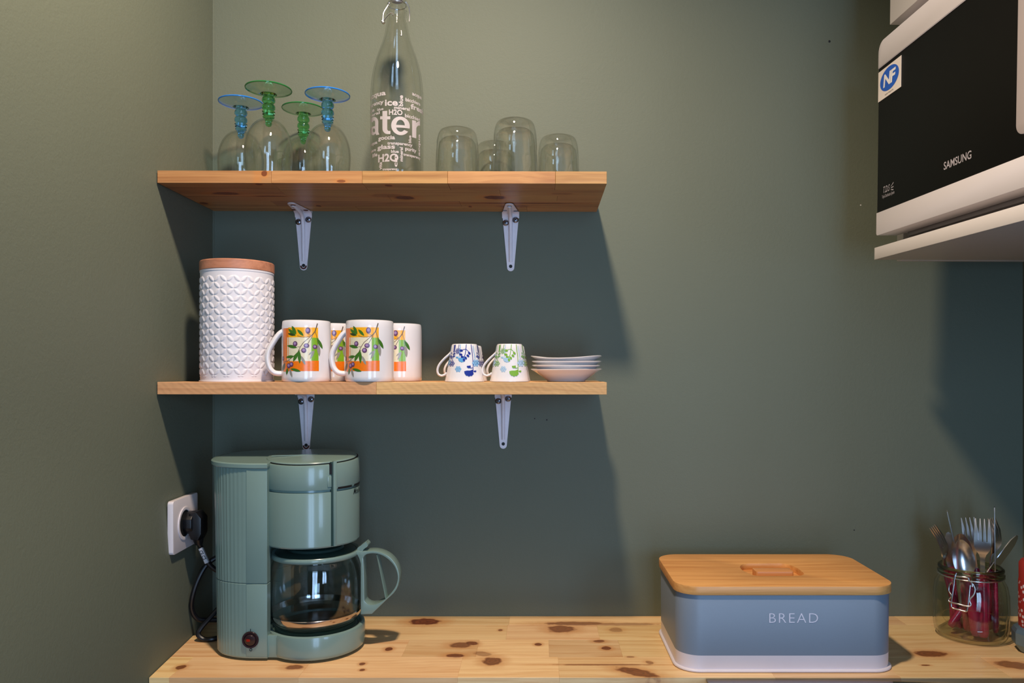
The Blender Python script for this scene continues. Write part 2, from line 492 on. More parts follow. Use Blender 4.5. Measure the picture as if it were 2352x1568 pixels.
# filler bead down the inner corner
MB().tube([(LX + 0.001, -0.001, EZ - 0.42), (LX + 0.001, -0.001, CEIL)], 0.0016, 6).obj('trim_1', M['wall'])['kind'] = 'structure'

# ------------------------------------------------------------------ countertop of glued staves
CF = -0.2665
ct_knots = []
for (x, y, rx, ry, a, s) in [
    (975, 1427, 36, 7, 0, 1), (1290, 1444, 31, 8, 0, .8), (1415, 1446, 15, 5, 0, .45), (1320, 1431.5, 70, 4, 0, .75), (1420, 1433, 90, 3, 0, .5),
    (1058, 1481, 26, 6, 0, .8), (1084, 1477, 15, 4, .5, .9), (1045, 1505, 22, 4, 0, .9), (1236, 1479.5, 8, 3.2, 0, .9), (1376, 1472, 14, 3, 0, .8),
    (1393, 1488, 11, 4, .2, .9), (1131, 1518, 22, 9, 0, .85), (1462, 1543, 50, 8, .55, .85), (1390, 1526, 110, 1.6, 0, .7), (1492, 1521, 8, 4, -.6, .6),
    (675, 1532, 20, 5, 0, .8), (415, 1532, 11, 5, .2, .9), (893, 1490, 9, 4, 0, .95), (832, 1524, 7, 3, .3, .9), (832, 1538, 6, 2.5, 0, .9),
    (1149, 1446.5, 5, 2, 0, .8), (1108, 1501, 22, 5, .4, .5), (2137, 1501, 36, 7, 0, .9), (2330, 1527, 40, 9, .2, .75), (2126, 1527, 10, 1.5, 0, .9), (1448, 1508, 9, 1.5, 0, .7)]:
    p = on_plane(x, y, CTZ); sx = (EZ - CTZ) / (y - CY); sy = on_plane(x, y + 1, CTZ).y - p.y
    ct_knots.append((p.x, p.y, rx * sx, ry * abs(sy), -a, s))
M['pine'] = wood_mat('knotty_pine', (248, 212, 156), (216, 162, 100), ct_knots, tint=0.26, rough=0.36)
top = thing('countertop', 'narrow knotty pine worktop of glued staves along the green back wall', 'countertop', (0, 0, CTZ))
rows = [(-0.0005, -0.046, [-.62, -.315, -.05, .30, .62, .9]), (-0.046, -0.1165, [-.62, -.46, -.052, .098, .36, .66, .9]),
        (-0.1165, -0.190, [-.62, -.205, -.094, .016, .126, .40, .56, .73, .9]), (-0.190, CF, [-.62, -.515, -.335, -.113, .029, .33, .505, .66, .9])]
for (ya, yb, xs) in rows:
    for xa, xb in zip(xs, xs[1:]):
        g = 0.00004
        def cl(x, y):
            return max(x, wallx(y, CTZ) + 0.0008) if x < -0.45 else min(x, RX - 0.001)
        x0a, x0b, x1a, x1b = cl(xa, ya), cl(xa, yb), cl(xb, ya), cl(xb, yb)
        if x0b >= x1b - 0.004: continue
        lift = random.uniform(-0.00012, 0.00012)
        z0, z1 = -0.036, lift
        vv = [(x0b + g, yb + g, z0), (x1b - g, yb + g, z0), (x1a - g, ya - g, z0), (x0a + g, ya - g, z0)]
        vv += [(a, b, z1) for a, b, c in vv]
        MB().add(vv, [(0, 1, 2, 3), (4, 5, 6, 7), (0, 1, 5, 4), (1, 2, 6, 5), (2, 3, 7, 6), (3, 0, 4, 7)]).obj('stave', M['pine'], top, bevel=0.00015, bseg=1)
# black glass hob in front of the worktop
hob = thing('glass_hob', 'black glossy glass hob in front of the wooden worktop below the bread bin', 'hob', (0.54, -0.52, CTZ - 0.045))
MB().box(-0.307, 0.30, -0.25, 0.252, 0.040, 0.0443).obj('glass_top', M['hob'], hob, bevel=0.0012)
MB().box(-0.290, 0.285, -0.235, 0.235, 0.0, 0.040).obj('hob_body', M['mw_grey'], hob, bevel=0.002)

# ------------------------------------------------------------------ shelves
SD = -0.197; SX0 = -0.5665; SX1 = 0.1015; ST = 0.0185
US = EZ + 0.2998; LS = EZ - 0.0142         # top surfaces
us_kn = []
for (x, y, rx, ry, a, s) in [(930, 453, 24, 4, 0, 1), (1137, 452, 24, 4, 0, 1), (1190, 465, 150, 1.2, 0, .9), (1080, 473, 4, 2, 0, .9), (520, 444, 32, 3, 0, .85),
        (620, 450, 40, 1.5, 0, .8), (468, 467, 10, 2.5, 0, .9), (595, 423, 8, 2, 0, 1), (732, 472, 6, 2, 0, 1), (893, 425, 8, 2.5, 0, .9), (1180, 472, 40, 3, 0, .5), (890, 448, 40, 4, 0, .5), (1240, 488, 3, 1.5, 0, 1), (1290, 443, 25, 2, 0, .5)]:
    z = US - ST; p = on_plane(x, y, z); sx = (EZ - z) / (y - CY); sy = abs(on_plane(x, y + 1, z).y - p.y)
    us_kn.append((p.x, p.y, rx * abs(sx), ry * sy, 0, s))
p = P(607, 398, SD); us_kn.append((p.x, p.y, 0.0045, 0.006, 0, .95, p.z, 0.0042)); p = P(783, 416, SD); us_kn.append((p.x, p.y, 0.007, 0.006, 0, .8, p.z, 0.0022))
M['shelf_up'] = wood_mat('upper_shelf_pine', (198, 150, 93), (144, 91, 46), us_kn, tint=0.22, rough=0.4)
M['shelf_lo'] = wood_mat('lower_shelf_rough_pine', (232, 180, 122), (184, 126, 76), [], tint=0.14, rough=0.6, saw=True)
def shelf(z, mat, label, rows, roll):
    t = thing('wall_shelf', label, 'shelf', (SX0, 0, z), group='pine shelves on white brackets')
    for (ya, yb, xs) in rows:
        for xa, xb in zip(xs, xs[1:]):
            g = 0.00012; l = random.uniform(0, 0.00012)
            MB().box(xa - SX0 + g, xb - SX0 - g, yb + g, ya - g, -ST + l, -l).obj('plank', mat, t, bevel=0.0004 if yb < SD + 0.001 else 0.0002, bseg=1)
    t.rotation_euler = (0, roll, 0)
    return t
e = [-0.0005, -0.040, -0.080, -0.119, -0.158, SD]
shelf(US, M['shelf_up'], 'upper pine wall shelf holding stemmed glasses, bottle and tumblers', [
    (e[0], e[1], [SX0, -.31, -.02, SX1]), (e[1], e[2], [SX0, -.44, -.13, SX1]), (e[2], e[3], [SX0, -.24, .03, SX1]),
    (e[3], e[4], [SX0, -.40, -.06, SX1]), (e[4], e[5], [SX0, -.397, -.262, -.135, .025, SX1])], 0.0022)
shelf(LS, M['shelf_lo'], 'lower rough-sawn pine wall shelf holding canister, mugs, cups and saucers', [
    (e[0], e[1], [SX0, -.2, SX1]), (e[1], e[2], [SX0, -.37, SX1]), (e[2], e[3], [SX0, -.14, SX1]),
    (e[3], e[4], [SX0, -.35, SX1]), (e[4], e[5], [SX0, -.2412, SX1])], 0.0005)

# brackets
def bracket(px, zund, tip_py, label, rusty, screws):
    X = (px - CX) * D / F
    ztip = EZ - (tip_py - CY) * D / F
    Lw = zund - ztip
    t = thing('shelf_bracket', label, 'bracket', (X, 0, zund), group='white steel shelf brackets')
    def arm(L, w0, w1):
        pts = [(-w0, 0), (w0, 0), (w1, L - w1)]
        pts += [(w1 * math.cos(a), L - w1 + w1 * math.sin(a)) for a in [PI * k / 8 for k in range(1, 8)]] + [(-w1, L - w1)]
        return pts
    m = MB()
    m.prism(arm(Lw, 0.0148, 0.0062), 0.0006, 0.0022, xf=lambda x, y, z: (x, -z, -y))
    m.prism(arm(0.072, 0.0148, 0.0068), 0.0006, 0.0022, xf=lambda x, y, z: (x, -y, -z))
    # fillet at the bend and the pressed rib
    fl = [(0.0006, 0.0), (0.0022, 0.0), (0.0022, 0.010), (0.0040, 0.0052), (0.0052, 0.0040), (0.010, 0.0022), (0.0, 0.0022), (0.0, 0.0006)]
    m.prism([(0.0022, 0.0022), (0.011, 0.0022), (0.0062, 0.0036), (0.0036, 0.0062), (0.0022, 0.011)], -0.0148, 0.0148, xf=lambda x, y, z: (z, -x, -y))
    path = [(0, -0.0015, -Lw + 0.016), (0, -0.0028, -Lw * 0.6), (0, -0.0040, -0.034), (0, -0.0075, -0.015), (0, -0.015, -0.0075), (0, -0.034, -0.0036), (0, -0.058, -0.0015)]
    m.tube(smooth_path(path, 6), [(0.0034, 0.0034)] * 37, 10, up=(1, 0, 0))
    m.obj('bracket_plate', M['white_steel'], t, smooth=50)
    for (sx, sz) in screws:
        s = MB().lathe([(0.0052, 0), (0.0054, 0.0008), (0.0046, 0.0020), (0.0026, 0.0030), (0, 0.0033)], 20).obj('screw', M['screw'], t, loc=(sx, -0.0022, sz))
        s.rotation_euler = (PI / 2, 0, 0)
        a = random.uniform(0.3, 1.2)
        r = MB(); r.box(-0.0032, 0.0032, -0.00055, 0.00055, 0.0022, 0.00345); r.box(-0.00055, 0.00055, -0.0032, 0.0032, 0.0022, 0.00345)
        q = r.obj('screw_slot', M['dark'], s); q.rotation_euler = (0, 0, a)
    h = MB().lathe([(0, 0.0), (0.0030, 0.0), (0.0026, 0.0004), (0, 0.0004)], 14).obj('screw_hole', M['dark'], t, loc=(0, -0.0022, -Lw + 0.0085)); h.rotation_euler = (PI / 2, 0, 0)
    for (hx, hy) in ((0, 0.058), (-0.0095, 0.024), (0.0095, 0.020)):
        h = MB().lathe([(0, 0), (0.0042, 0), (0.0040, 0.0006), (0.0026, 0.0009), (0, 0.0005)], 16).obj('rivet_hole', M['rust'] if rusty else M['screw'], t, loc=(hx, -hy, -0.0022)); h.rotation_euler = (PI, 0, 0)
    if rusty:
        r = MB().lathe([(0.0030, 0), (0.0058, 0.0), (0.0058, 0.0003), (0.0030, 0.0003)], 14, a0=PI * 0.95, a1=PI * 2.05).obj('rust_patch', M['rust'], t, loc=(0, -0.00215, -Lw + 0.0075))
        r.rotation_euler = (PI / 2, 0, 0)
    return t
zu, zl = US - ST, LS - ST
bracket(698, zu - 0.0003, 621, 'white steel bracket with rusty tip under the upper shelf above the mugs', True, [(-0.0085, -0.019), (0.0085, -0.015)])
bracket(1173, zu - 0.0018, 623, 'white steel bracket with clean tip under the upper shelf above the small cups', False, [(-0.0085, -0.019), (0.0085, -0.014)])
bracket(704, zl, 1033, 'white steel bracket under the lower shelf behind the coffee maker', True, [(-0.0085, -0.018), (0.0085, -0.014)])
bracket(1156, zl, 1030, 'white steel bracket under the lower shelf below the small cups', False, [(-0.0085, -0.017), (0.0085, -0.013)])

# ------------------------------------------------------------------ goblets
def goblet(colname, coltxt):
    t = thing('goblet', '', 'glass', group='upturned stemmed glasses on the upper shelf')
    prof = [(0.0315, 0), (0.0335, 0.012), (0.0350, 0.028), (0.0357, 0.042), (0.0345, 0.056), (0.0312, 0.068), (0.0262, 0.078), (0.0200, 0.0855), (0.0125, 0.0905), (0.0050, 0.0925)]
    pr = [(q.x, q.y) for q in smooth_path([(a, b, 0) for a, b in prof], 5)]
    inner = [(max(0.0, r - 0.0011), z - 0.0012 if z > 0.05 else z) for r, z in reversed(pr)]
    m = MB(); m.lathe(pr, 64); m.lathe([(pr[0][0], 0)] + [(inner[-1][0], 0)], 64); m.lathe(inner, 64)
    m.obj('bowl', M['clear'], t)
    st = [(0, 0.0805), (0.0035, 0.082), (0.0052, 0.0855), (0.0042, 0.0885), (0.0060, 0.0905), (0.0045, 0.0935)]
    z = 0.0935
    for k in range(3):
        st += [(0.0082 + 0.0005 * k, z + 0.0012), (0.0090 + 0.0004 * k, z + 0.0022), (0.0082, z + 0.0032), (0.0068, z + 0.0040)]; z += 0.0041
    for k in range(2):
        st += [(0.0070, z), (0.0096, z + 0.0025), (0.0100, z + 0.0055), (0.0092, z + 0.0085), (0.0068, z + 0.0108)]; z += 0.0112
    st += [(0.0070, z), (0.0095, z + 0.0012), (0.0125, z + 0.0030), (0, z + 0.0036)]
    MB().lathe(st, 40).obj('stem', M[colname + '_glass'], t, smooth=60)
    m = MB()
    m.lathe([(0.0095, 0.1315), (0.015, 0.1342), (0.024, 0.1366), (0.0338, 0.1380)], 64, mi=0)
    m.lathe([(0.0338, 0.1380), (0.0347, 0.1384), (0.0350, 0.1392), (0.0347, 0.1400), (0.0338, 0.1404)], 64, mi=1)
    m.lathe([(0.0338, 0.1404), (0.022, 0.1396), (0.010, 0.1386), (0, 0.1380)], 64, mi=0)
    m.obj('foot', [M[colname + '_foot'], M[colname + '_rim']], t, fixn=False)
    return t
M['blue_rim'] = pm('blue_rim_glass', (40, 130, 224), 0.05, trans=0.25, ior=1.5, var=0.02)
M['green_rim'] = pm('green_rim_glass', (40, 120, 60), 0.05, trans=0.25, ior=1.5, var=0.02)
gg = goblet('green', 'green'); gb = goblet('blue', 'blue')
def gpos(px, r): Y = D / r - D; Y = -abs(Y); return Vector(((px - CX) * (D + Y) / F, Y, US))
gg.location = gpos(617, 1.125); gg['label'] = 'tallest-looking green-footed stemmed glass upside down between the two blue-footed ones'
gb.location = gpos(752.5, 1.1025); gb['label'] = 'blue-footed stemmed glass upside down next to the printed bottle'
dup(gb, gpos(553.5, 1.0715), 0.3, 'blue-footed stemmed glass upside down nearest the left wall corner')
dup(gg, gpos(697, 1.0456), 0.3, 'green-footed stemmed glass upside down at the back, close to the wall')

# ------------------------------------------------------------------ swing-top bottle
BY = -0.122; bs = (D + BY) / F; BX = (912 - CX) * bs; BR = 0.0412
bt = thing('swing_top_bottle', 'clear swing-top glass bottle printed with white water words', 'bottle', (BX, BY, US))
prof = [(0, 0.004), (0.030, 0.0015), (0.0385, 0.0), (0.0408, 0.003), (BR, 0.010), (BR, 0.130), (0.0408, 0.146), (0.0385, 0.168), (0.0335, 0.190), (0.0268, 0.210), (0.0208, 0.228), (0.0172, 0.245), (0.0150, 0.258),
        (0.0146, 0.262), (0.0160, 0.266), (0.0162, 0.271), (0.0138, 0.2745), (0.0134, 0.291), (0.0136, 0.293), (0.0168, 0.2945), (0.0176, 0.298), (0.0172, 0.302), (0.0150, 0.304)]
pr = [(max(0, q.x), q.y) for q in smooth_path([(a, b, 0) for a, b in prof[4:12]], 6)]
outer = prof[:4] + pr + prof[12:]
inner = [(max(0, r - 0.003), min(z + 0.0035, 0.304)) for r, z in reversed(outer)]
m = MB(); m.lathe(outer, 72); m.lathe([outer[-1], (outer[-1][0] - 0.003, 0.304)], 72); m.lathe(inner, 72)
m.obj('glass_body', M['clear_bottle'], bt)
m = MB().lathe([(0, 0.288), (0.0095, 0.288), (0.0105, 0.296), (0.0150, 0.3045), (0.0165, 0.306), (0.0168, 0.312), (0.0150, 0.318), (0.0090, 0.3215), (0, 0.3225)], 40)
st = m.obj('stopper', M['ceramic'], bt)
MB().lathe([(0.0125, 0.3030), (0.0168, 0.3032), (0.0172, 0.3048), (0.0165, 0.3062), (0.0125, 0.3062)], 40).obj('gasket', pm('amber_rubber', (198, 150, 104), 0.5), st)
Lp = lambda px, py, y=0.0: P(px, py, BY + y) - Vector((BX, BY, US))
m = MB()
for yo in (-0.0,):
    m.tube(smooth_path([Lp(897, 3, -0.004), Lp(889, 16, -0.008), Lp(881, 30, -0.010), Lp(879.5, 44, -0.010), Lp(880, 51, -0.010)], 6), 0.0012, 8)
    m.tube(smooth_path([Lp(884, 51, -0.012), Lp(880, 54, -0.010), Lp(877, 49, -0.008), Lp(882, 46, -0.008), Lp(888, 38, -0.010), Lp(896, 30.5, -0.012), Lp(902, 31, -0.0125), Lp(902, 36, -0.013)], 6), 0.0012, 8)
    m.tube(smooth_path([Lp(931, 3, 0.004), Lp(939, 16, 0.006), Lp(941, 34, 0.008), Lp(940, 50, 0.008)], 6), 0.0009, 8)
m.tube([Vector((0.0148 * math.cos(a), 0.0148 * math.sin(a), 0.2815)) for a in [2 * PI * k / 30 for k in range(30)]], 0.0009, 8, closed=True)
m.tube(smooth_path([Lp(921, 70, -0.0155), Lp(922, 79, -0.016), Lp(921, 82, -0.0165), Lp(919.5, 79, -0.0165)], 5), 0.0012, 8)
m.obj('wire_bail', M['steel'], bt)
# words on the bottle
VA = math.atan2(-BX, BY + D)
dc = Decal(0.0025)
def bmap(u, v, lift):
    a = u / BR + VA; r = BR + 0.0003 + lift
    return (r * math.sin(a), -r * math.cos(a), v)
def word(s, x0, x1, yb, h, rot=False, bold=0.03):
    """crop pixels (7.469 px per photo px, origin 840,190): left, right, baseline, letter height"""
    k = 7.469
    def ang(cx_): return math.asin(max(-0.985, min(0.985, ((840 + cx_ / k) - 912) / 60.0)))
    def zz(cy_, a): return (CY - (190 + cy_ / k)) * (D + BY - BR * math.cos(a)) / F - (US - EZ)
    if not rot:
        a0, a1 = ang(x0), ang(x1); u0, u1 = a0 * BR, a1 * BR
        am = (a0 + a1) / 2; zb = zz(yb, am)
        hh = h / k * bs
        ref = {'H': 0.73, 'i': 0.76, 'b': 0.76, 'l': 0.76, 'f': 0.76, 't': 0.66}.get(s[0], 0.56)
        vs_, fs_ = fit_text(s, u1 - u0, hh / ref * 1.0 / 1.0, bold=bold)
        # vertical scale: letter height of the first glyph
        dc.geo([(u0 + x, zb + y) for x, y in vs_], fs_, 0, bmap, 0.0)
    else:
        a = ang(x1); zb = zz(yb, a); zt = zz(x0, a)      # x0 = top y, yb = bottom y, x1 = baseline x
        vs_, fs_ = fit_text(s, zt - zb, h / k * bs / 0.56, bold=bold)
        dc.geo([(a * BR - y, zb + x) for x, y in vs_], fs_, 0, bmap, 0.0)
for w in [('acqua', 70, 355, 268, 62), ('ice', 340, 550, 392, 112), ('acqua', 785, 945, 222, 46), ('bicchiere', 675, 922, 330, 62), ('parency', 60, 320, 415, 50),
          ('mineral', 490, 745, 452, 42), ('fresh', 760, 975, 470, 92), ('H2O', 405, 627, 546, 86), ('blue', 215, 315, 490, 46), ('ineral', 90, 255, 590, 50), ('ice', 90, 165, 540, 66),
          ('bicchieri', 665, 918, 604, 62), ('goccia', 230, 505, 980, 52), ('transparency', 380, 790, 1060, 46), ('acqua', 85, 215, 1090, 40), ('glass', 215, 505, 1142, 58),
          ('purity', 670, 856, 1160, 46), ('blue', 440, 565, 1200, 52), ('H2O', 230, 560, 1352, 128), ('transparency', 640, 925, 1262, 40), ('life', 130, 215, 1288, 66),
          ('chiere', 80, 190, 1215, 40), ('transparency', 300, 545, 1500, 34)]:
    word(*w)
for w in [('blue', 210, 632, 398, 52), ('blue', 893, 768, 1022, 40), ('acqua', 862, 918, 1240, 46), ('mineral', 1100, 630, 1345, 40), ('cin', 1240, 540, 1440, 46), ('vita', 1370, 290, 1500, 50)]:
    word(w[0], w[1], w[2], w[3], w[4], rot=True)
# the big word, wrapping round the side: letters drawn in crop pixels
def arc(cx_, cy_, rx, ry, a0, a1, n=18): return [(cx_ + rx * math.cos(a0 + (a1 - a0) * k / n), cy_ - ry * math.sin(a0 + (a1 - a0) * k / n)) for k in range(n + 1)]
def big(pts, holes=()):
    m_ = MB(); m_.prism(pts, 0, 1, holes); n_ = len(m_.v) // 2
    fs_ = [f for f in m_.f if all(i < n_ for i in f)]
    kk = 7.469
    def cv(x, y):
        w = max(-0.992, min(0.992, ((840 + x / kk) - 912) / 60.0)); a = math.asin(w)
        return (a * BR, (CY - (190 + y / kk)) * (D + BY - BR * math.cos(a)) / F - (US - EZ))
    dc.geo([cv(x, y) for x, y, z_ in m_.v[:n_]], fs_, 0, bmap, 0.0)
big([(300, 500), (378, 490), (378, 585), (428, 578), (428, 632), (378, 636), (378, 800)] + arc(408, 800, 30, 34, PI, 1.5 * PI, 5) + [(430, 830), (430, 884)] + arc(380, 800, 80, 88, 1.55 * PI, PI, 8) + [(300, 640), (262, 644), (262, 592), (300, 588)])
big(arc(594, 734, 152, 160, 0.0 - 0.18, PI, 20)[0:] + arc(594, 734, 152, 160, PI, 2 * PI - 0.62, 18) + [(655, 800)] + arc(594, 738, 74, 98, 2 * PI - 0.9, PI + 0.30, 10) + [(742, 772)],
    [arc(594, 724, 70, 94, 0.02, PI - 0.02, 12)])
big([(785, 622), (852, 634), (852, 668)] + arc(905, 690, 53, 52, PI * 0.85, PI * 0.5, 6) + [(918, 640), (918, 712)] + arc(905, 770, 50, 60, PI * 0.5, PI * 0.95, 6) + [(854, 934), (785, 918)])
big([(98, 690)] + arc(165, 690, 66, 82, PI * 0.97, 0.0, 12) + [(231, 860), (248, 905), (196, 915), (186, 890)] + arc(140, 850, 45, 72, 1.75 * PI, PI * 1.0, 8) + arc(140, 845, 45, 66, PI, PI * 0.62, 5) + [(178, 762), (178, 700)] + arc(160, 700, 20, 28, 0.0, PI, 6),
    [arc(158, 838, 20, 36, 0.2, 2 * PI - 0.2, 12)])
dc.mb.obj('printed_words', M['print_white'], bt, fixn=False)

# ------------------------------------------------------------------ tumblers
tb = thing('tumbler', 'upside-down clear glass tumbler beside the printed bottle', 'glass', gpos(1050.5, 1.0956), group='upturned tumblers on the upper shelf')
to = [(0.0345, 0.0), (0.0343, 0.020), (0.0338, 0.045), (0.0328, 0.065), (0.0318, 0.072), (0.0300, 0.0790), (0.0275, 0.0835), (0.0240, 0.0855), (0.0150, 0.0850), (0, 0.0835)]
ti = [(0, 0.0720), (0.0180, 0.0722), (0.0250, 0.0700), (0.0290, 0.0640), (0.0308, 0.0500), (0.0320, 0.0250), (0.0330, 0.0)]
dent = lambda a, r, z: 1 - 0.012 * max(0.0, math.sin(9 * a + z * 160)) * (1 if 0.012 < z < 0.066 else 0)
m = MB(); m.lathe([(q.x, q.y) for q in smooth_path([(a, b, 0) for a, b in to[:4]], 8)][:-1] + to[3:] , 90, rfun=dent); m.lathe(ti + [to[0]], 72)
m.obj('glass_body', M['tumbler'], tb, smooth=60)
dup(tb, gpos(1183, 1.135), 0.5, 'upside-down clear glass tumbler standing furthest forward in the tumbler group')
dup(tb, gpos(1282.5, 1.062), 1.1, 'upside-down clear glass tumbler nearest the free end of the shelf')
dup(tb, gpos(1137, 1.034), 0.8, 'upside-down clear glass tumbler half hidden behind the foremost tumbler')

# ------------------------------------------------------------------ canister
cr = 1.115; cp = gpos(545.5, cr); cp.z = LS
cn = thing('storage_canister', 'tall white canister with embossed petal pattern and wooden lid', 'canister', cp)
CRd = 80.5 * (D + cp.y) / F; CH = 0.1700
nu, nv = 360, 260; vs_ = []; fs_ = []
def petal(u, v):
    p_ = 2 * PI * CRd / 17; q_ = 0.0200
    a = u / p_ + v / q_; b = u / p_ - v / q_
    h = 0.0
    for x, y in ((a, b), (b, a)):
        dy = abs(y - round(y)); fx = x - math.floor(x)
        wd_ = 0.21 * math.sin(PI * fx)
        if wd_ > 1e-4 and dy < wd_: h = max(h, (1 - (dy / wd_) ** 2) ** 0.8 * min(1, wd_ / 0.12))
    return h
for j in range(nv + 1):
    z = CH * j / nv
    for i in range(nu):
        a = 2 * PI * i / nu
        env = 1.0 if 0.008 < z < CH - 0.010 else 0.0
        base = CRd - 0.0012
        if z < 0.0025: base = CRd + 0.0004
        if z > CH - 0.003: base = CRd - 0.0006
        r = base + 0.0010 * env * petal(a * CRd, z - 0.010)
        vs_.append((r * math.cos(a), r * math.sin(a), z))
for j in range(nv):
    for i in range(nu):
        i2 = (i + 1) % nu
        fs_.append((j * nu + i, j * nu + i2, (j + 1) * nu + i2, (j + 1) * nu + i))
fs_.append(tuple(reversed(range(nu)))); fs_.append(tuple(nv * nu + i for i in range(nu)))
MB().add(vs_, fs_).obj('body', M['canister'], cn, smooth=60)
MB().lathe([(0, CH), (CRd - 0.0008, CH), (CRd, CH + 0.0008), (CRd, CH + 0.0135), (CRd - 0.0012, CH + 0.0150), (0, CH + 0.0152)], 96).obj('lid', M['lidwood'], cn)

# ------------------------------------------------------------------ mugs with olive print
MR, MH = 0.0365, 0.0925
COLS = [('yellow', (250, 176, 20)), ('orange', (244, 122, 8)), ('cream', (232, 222, 190)), ('leafgreen', (128, 176, 34)), ('leaf', (62, 112, 30)), ('leafgrey', (150, 146, 136)),
        ('stem', (104, 84, 64)), ('olive', (98, 58, 96)), ('olivelight', (164, 134, 180)), ('leafdark', (46, 66, 30))]
dm = [pm('print_' + n, c, 0.3, coat=0.3, var=0.08, vscale=400) for n, c in COLS]
IX = {n: i for i, (n, c) in enumerate(COLS)}
def mug():
    t = thing('mug', '', 'mug', group='olive print mugs on the lower shelf')
    o = [(0, 0.003), (0.031, 0.003), (0.0325, 0.0), (0.0352, 0.0005), (0.0366, 0.003), (MR, 0.008), (MR, 0.060), (MR - 0.0002, 0.082), (MR - 0.0008, 0.0895), (MR - 0.0014, 0.0918), (MR - 0.0026, MH),
         (MR - 0.0040, 0.0916), (MR - 0.0046, 0.086), (MR - 0.0046, 0.012), (0.028, 0.007), (0, 0.0065)]
    MB().lathe(o, 72).obj('mug_body', M['ceramic'], t, smooth=40)
    path = smooth_path([(-MR + 0.003, 0, 0.077), (-MR - 0.004, 0, 0.0715), (-MR - 0.0115, 0, 0.060), (-MR - 0.0185, 0, 0.046), (-MR - 0.0200, 0, 0.034), (-MR - 0.0175, 0, 0.022), (-MR - 0.0115, 0, 0.0145), (-MR - 0.004, 0, 0.0125), (-MR + 0.003, 0, 0.013)], 6)
    rad = [(0.0078 - 0.0022 * (i / len(path)), 0.0042) for i in range(len(path))]
    MB().tube(path, rad, 14, up=(0, 1, 0)).obj('handle', M['ceramic'], t, smooth=60)
    d = Decal(0.003)
    def mp(u, v, lift):
        a = u / MR; r = MR + lift
        return (r * math.sin(a), -r * math.cos(a), v)
    s9 = 9.22; sc = 0.000667
    def q(x, y):
        w = max(-0.995, min(0.995, ((610 + x / s9) - 704) / 55.0))
        return (math.asin(w) * MR, (876 - (720 + y / s9)) * sc)
    def pol(pts, c): d.poly([q(*p_) for p_ in pts], IX[c], mp)
    def R(a, b, c_, d_): return [(a, d_), ((a + c_) / 2, d_), (c_, d_), (c_, b), ((a + c_) / 2, b), (a, b)]
    pol(R(500, 318, 1092, 528), 'yellow'); pol(R(400, 330, 508, 1225), 'orange'); pol(R(480, 1000, 1108, 1215), 'orange')
    pol(R(480, 522, 958, 1010), 'cream'); pol(R(948, 528, 1100, 1000), 'leafgreen')
    for pts, w in (([(1080, 230), (1055, 320), (1030, 400), (970, 480)], 20), ([(970, 480), (860, 520), (760, 515), (680, 490)], 10), ([(970, 480), (800, 630), (740, 720), (690, 830), (600, 920), (500, 1000), (410, 1030)], 12),
                   ([(980, 490), (890, 650)], 12), ([(1035, 400), (1070, 520), (1080, 640), (1115, 800)], 10), ([(740, 720), (680, 720)], 9), ([(960, 480), (895, 455)], 7), ([(740, 800), (715, 780)], 8), ([(530, 990), (530, 1040)], 8)):
        for qd in stroke(pts, w): pol(qd, 'stem')
    for (x0, y0, x1, y1, w, c) in ((575, 285, 660, 465, 62, 'leaf'), (505, 345, 650, 490, 62, 'leaf'), (495, 440, 640, 485, 50, 'leafdark'), (680, 360, 805, 495, 58, 'leaf'), (480, 690, 680, 735, 66, 'leaf'),
            (1080, 540, 1182, 755, 62, 'leaf'), (1090, 650, 1120, 910, 66, 'leafgrey'), (700, 820, 600, 1020, 66, 'leaf'), (715, 780, 730, 1065, 64, 'leaf'), (755, 900, 840, 1090, 56, 'leafgrey'),
            (455, 930, 625, 910, 58, 'leaf'), (435, 1040, 388, 1220, 52, 'leafdark'), (490, 1150, 470, 1290, 46, 'leaf'), (530, 1160, 582, 1345, 44, 'leafgrey'), (550, 1165, 750, 1222, 56, 'leaf'),
            (1010, 790, 900, 885, 34, 'leafgrey'), (1020, 790, 930, 970, 44, 'leafgrey')):
        pol(leaf(x0, y0, x1, y1, w), c)
    for (x, y, rx, ry) in ((890, 383, 50, 65), (640, 655, 45, 55), (862, 693, 56, 48), (810, 790, 52, 52), (1030, 715, 48, 46), (400, 955, 18, 48), (515, 1105, 38, 52), (568, 1077, 38, 50)):
        pol(ell(x, y, rx, ry, 18), 'olive'); pol(ell(x - rx * .1, y - ry * .15, rx * .55, ry * .55, 14), 'olivelight')
    d.mb.obj('olive_print', dm, t, fixn=False)
    return t
def lpos(px, r): v = gpos(px, r); v.z = LS; return v
def va(px): return math.atan2((px - CX) / F, 1.0)        # azimuth from the thing towards the camera
mg = mug(); mg.location = lpos(704.5, 1.14); mg.rotation_euler = (0, 0, -va(704)); mg['label'] = 'white olive-print mug standing next to the white canister'
mg.rotation_euler[2] = -va(704) * 1.0
dup(mg, lpos(849.5, 1.142), -va(849) - 0.10, 'white olive-print mug in front, second of the forward pair from the canister')
dup(mg, lpos(766, 1.07), -va(766) - 0.02, 'white olive-print mug at the back, mostly hidden behind the forward pair')
dup(mg, lpos(917, 1.068), -va(917) - 0.20, 'white olive-print mug at the back, nearest the small cups')

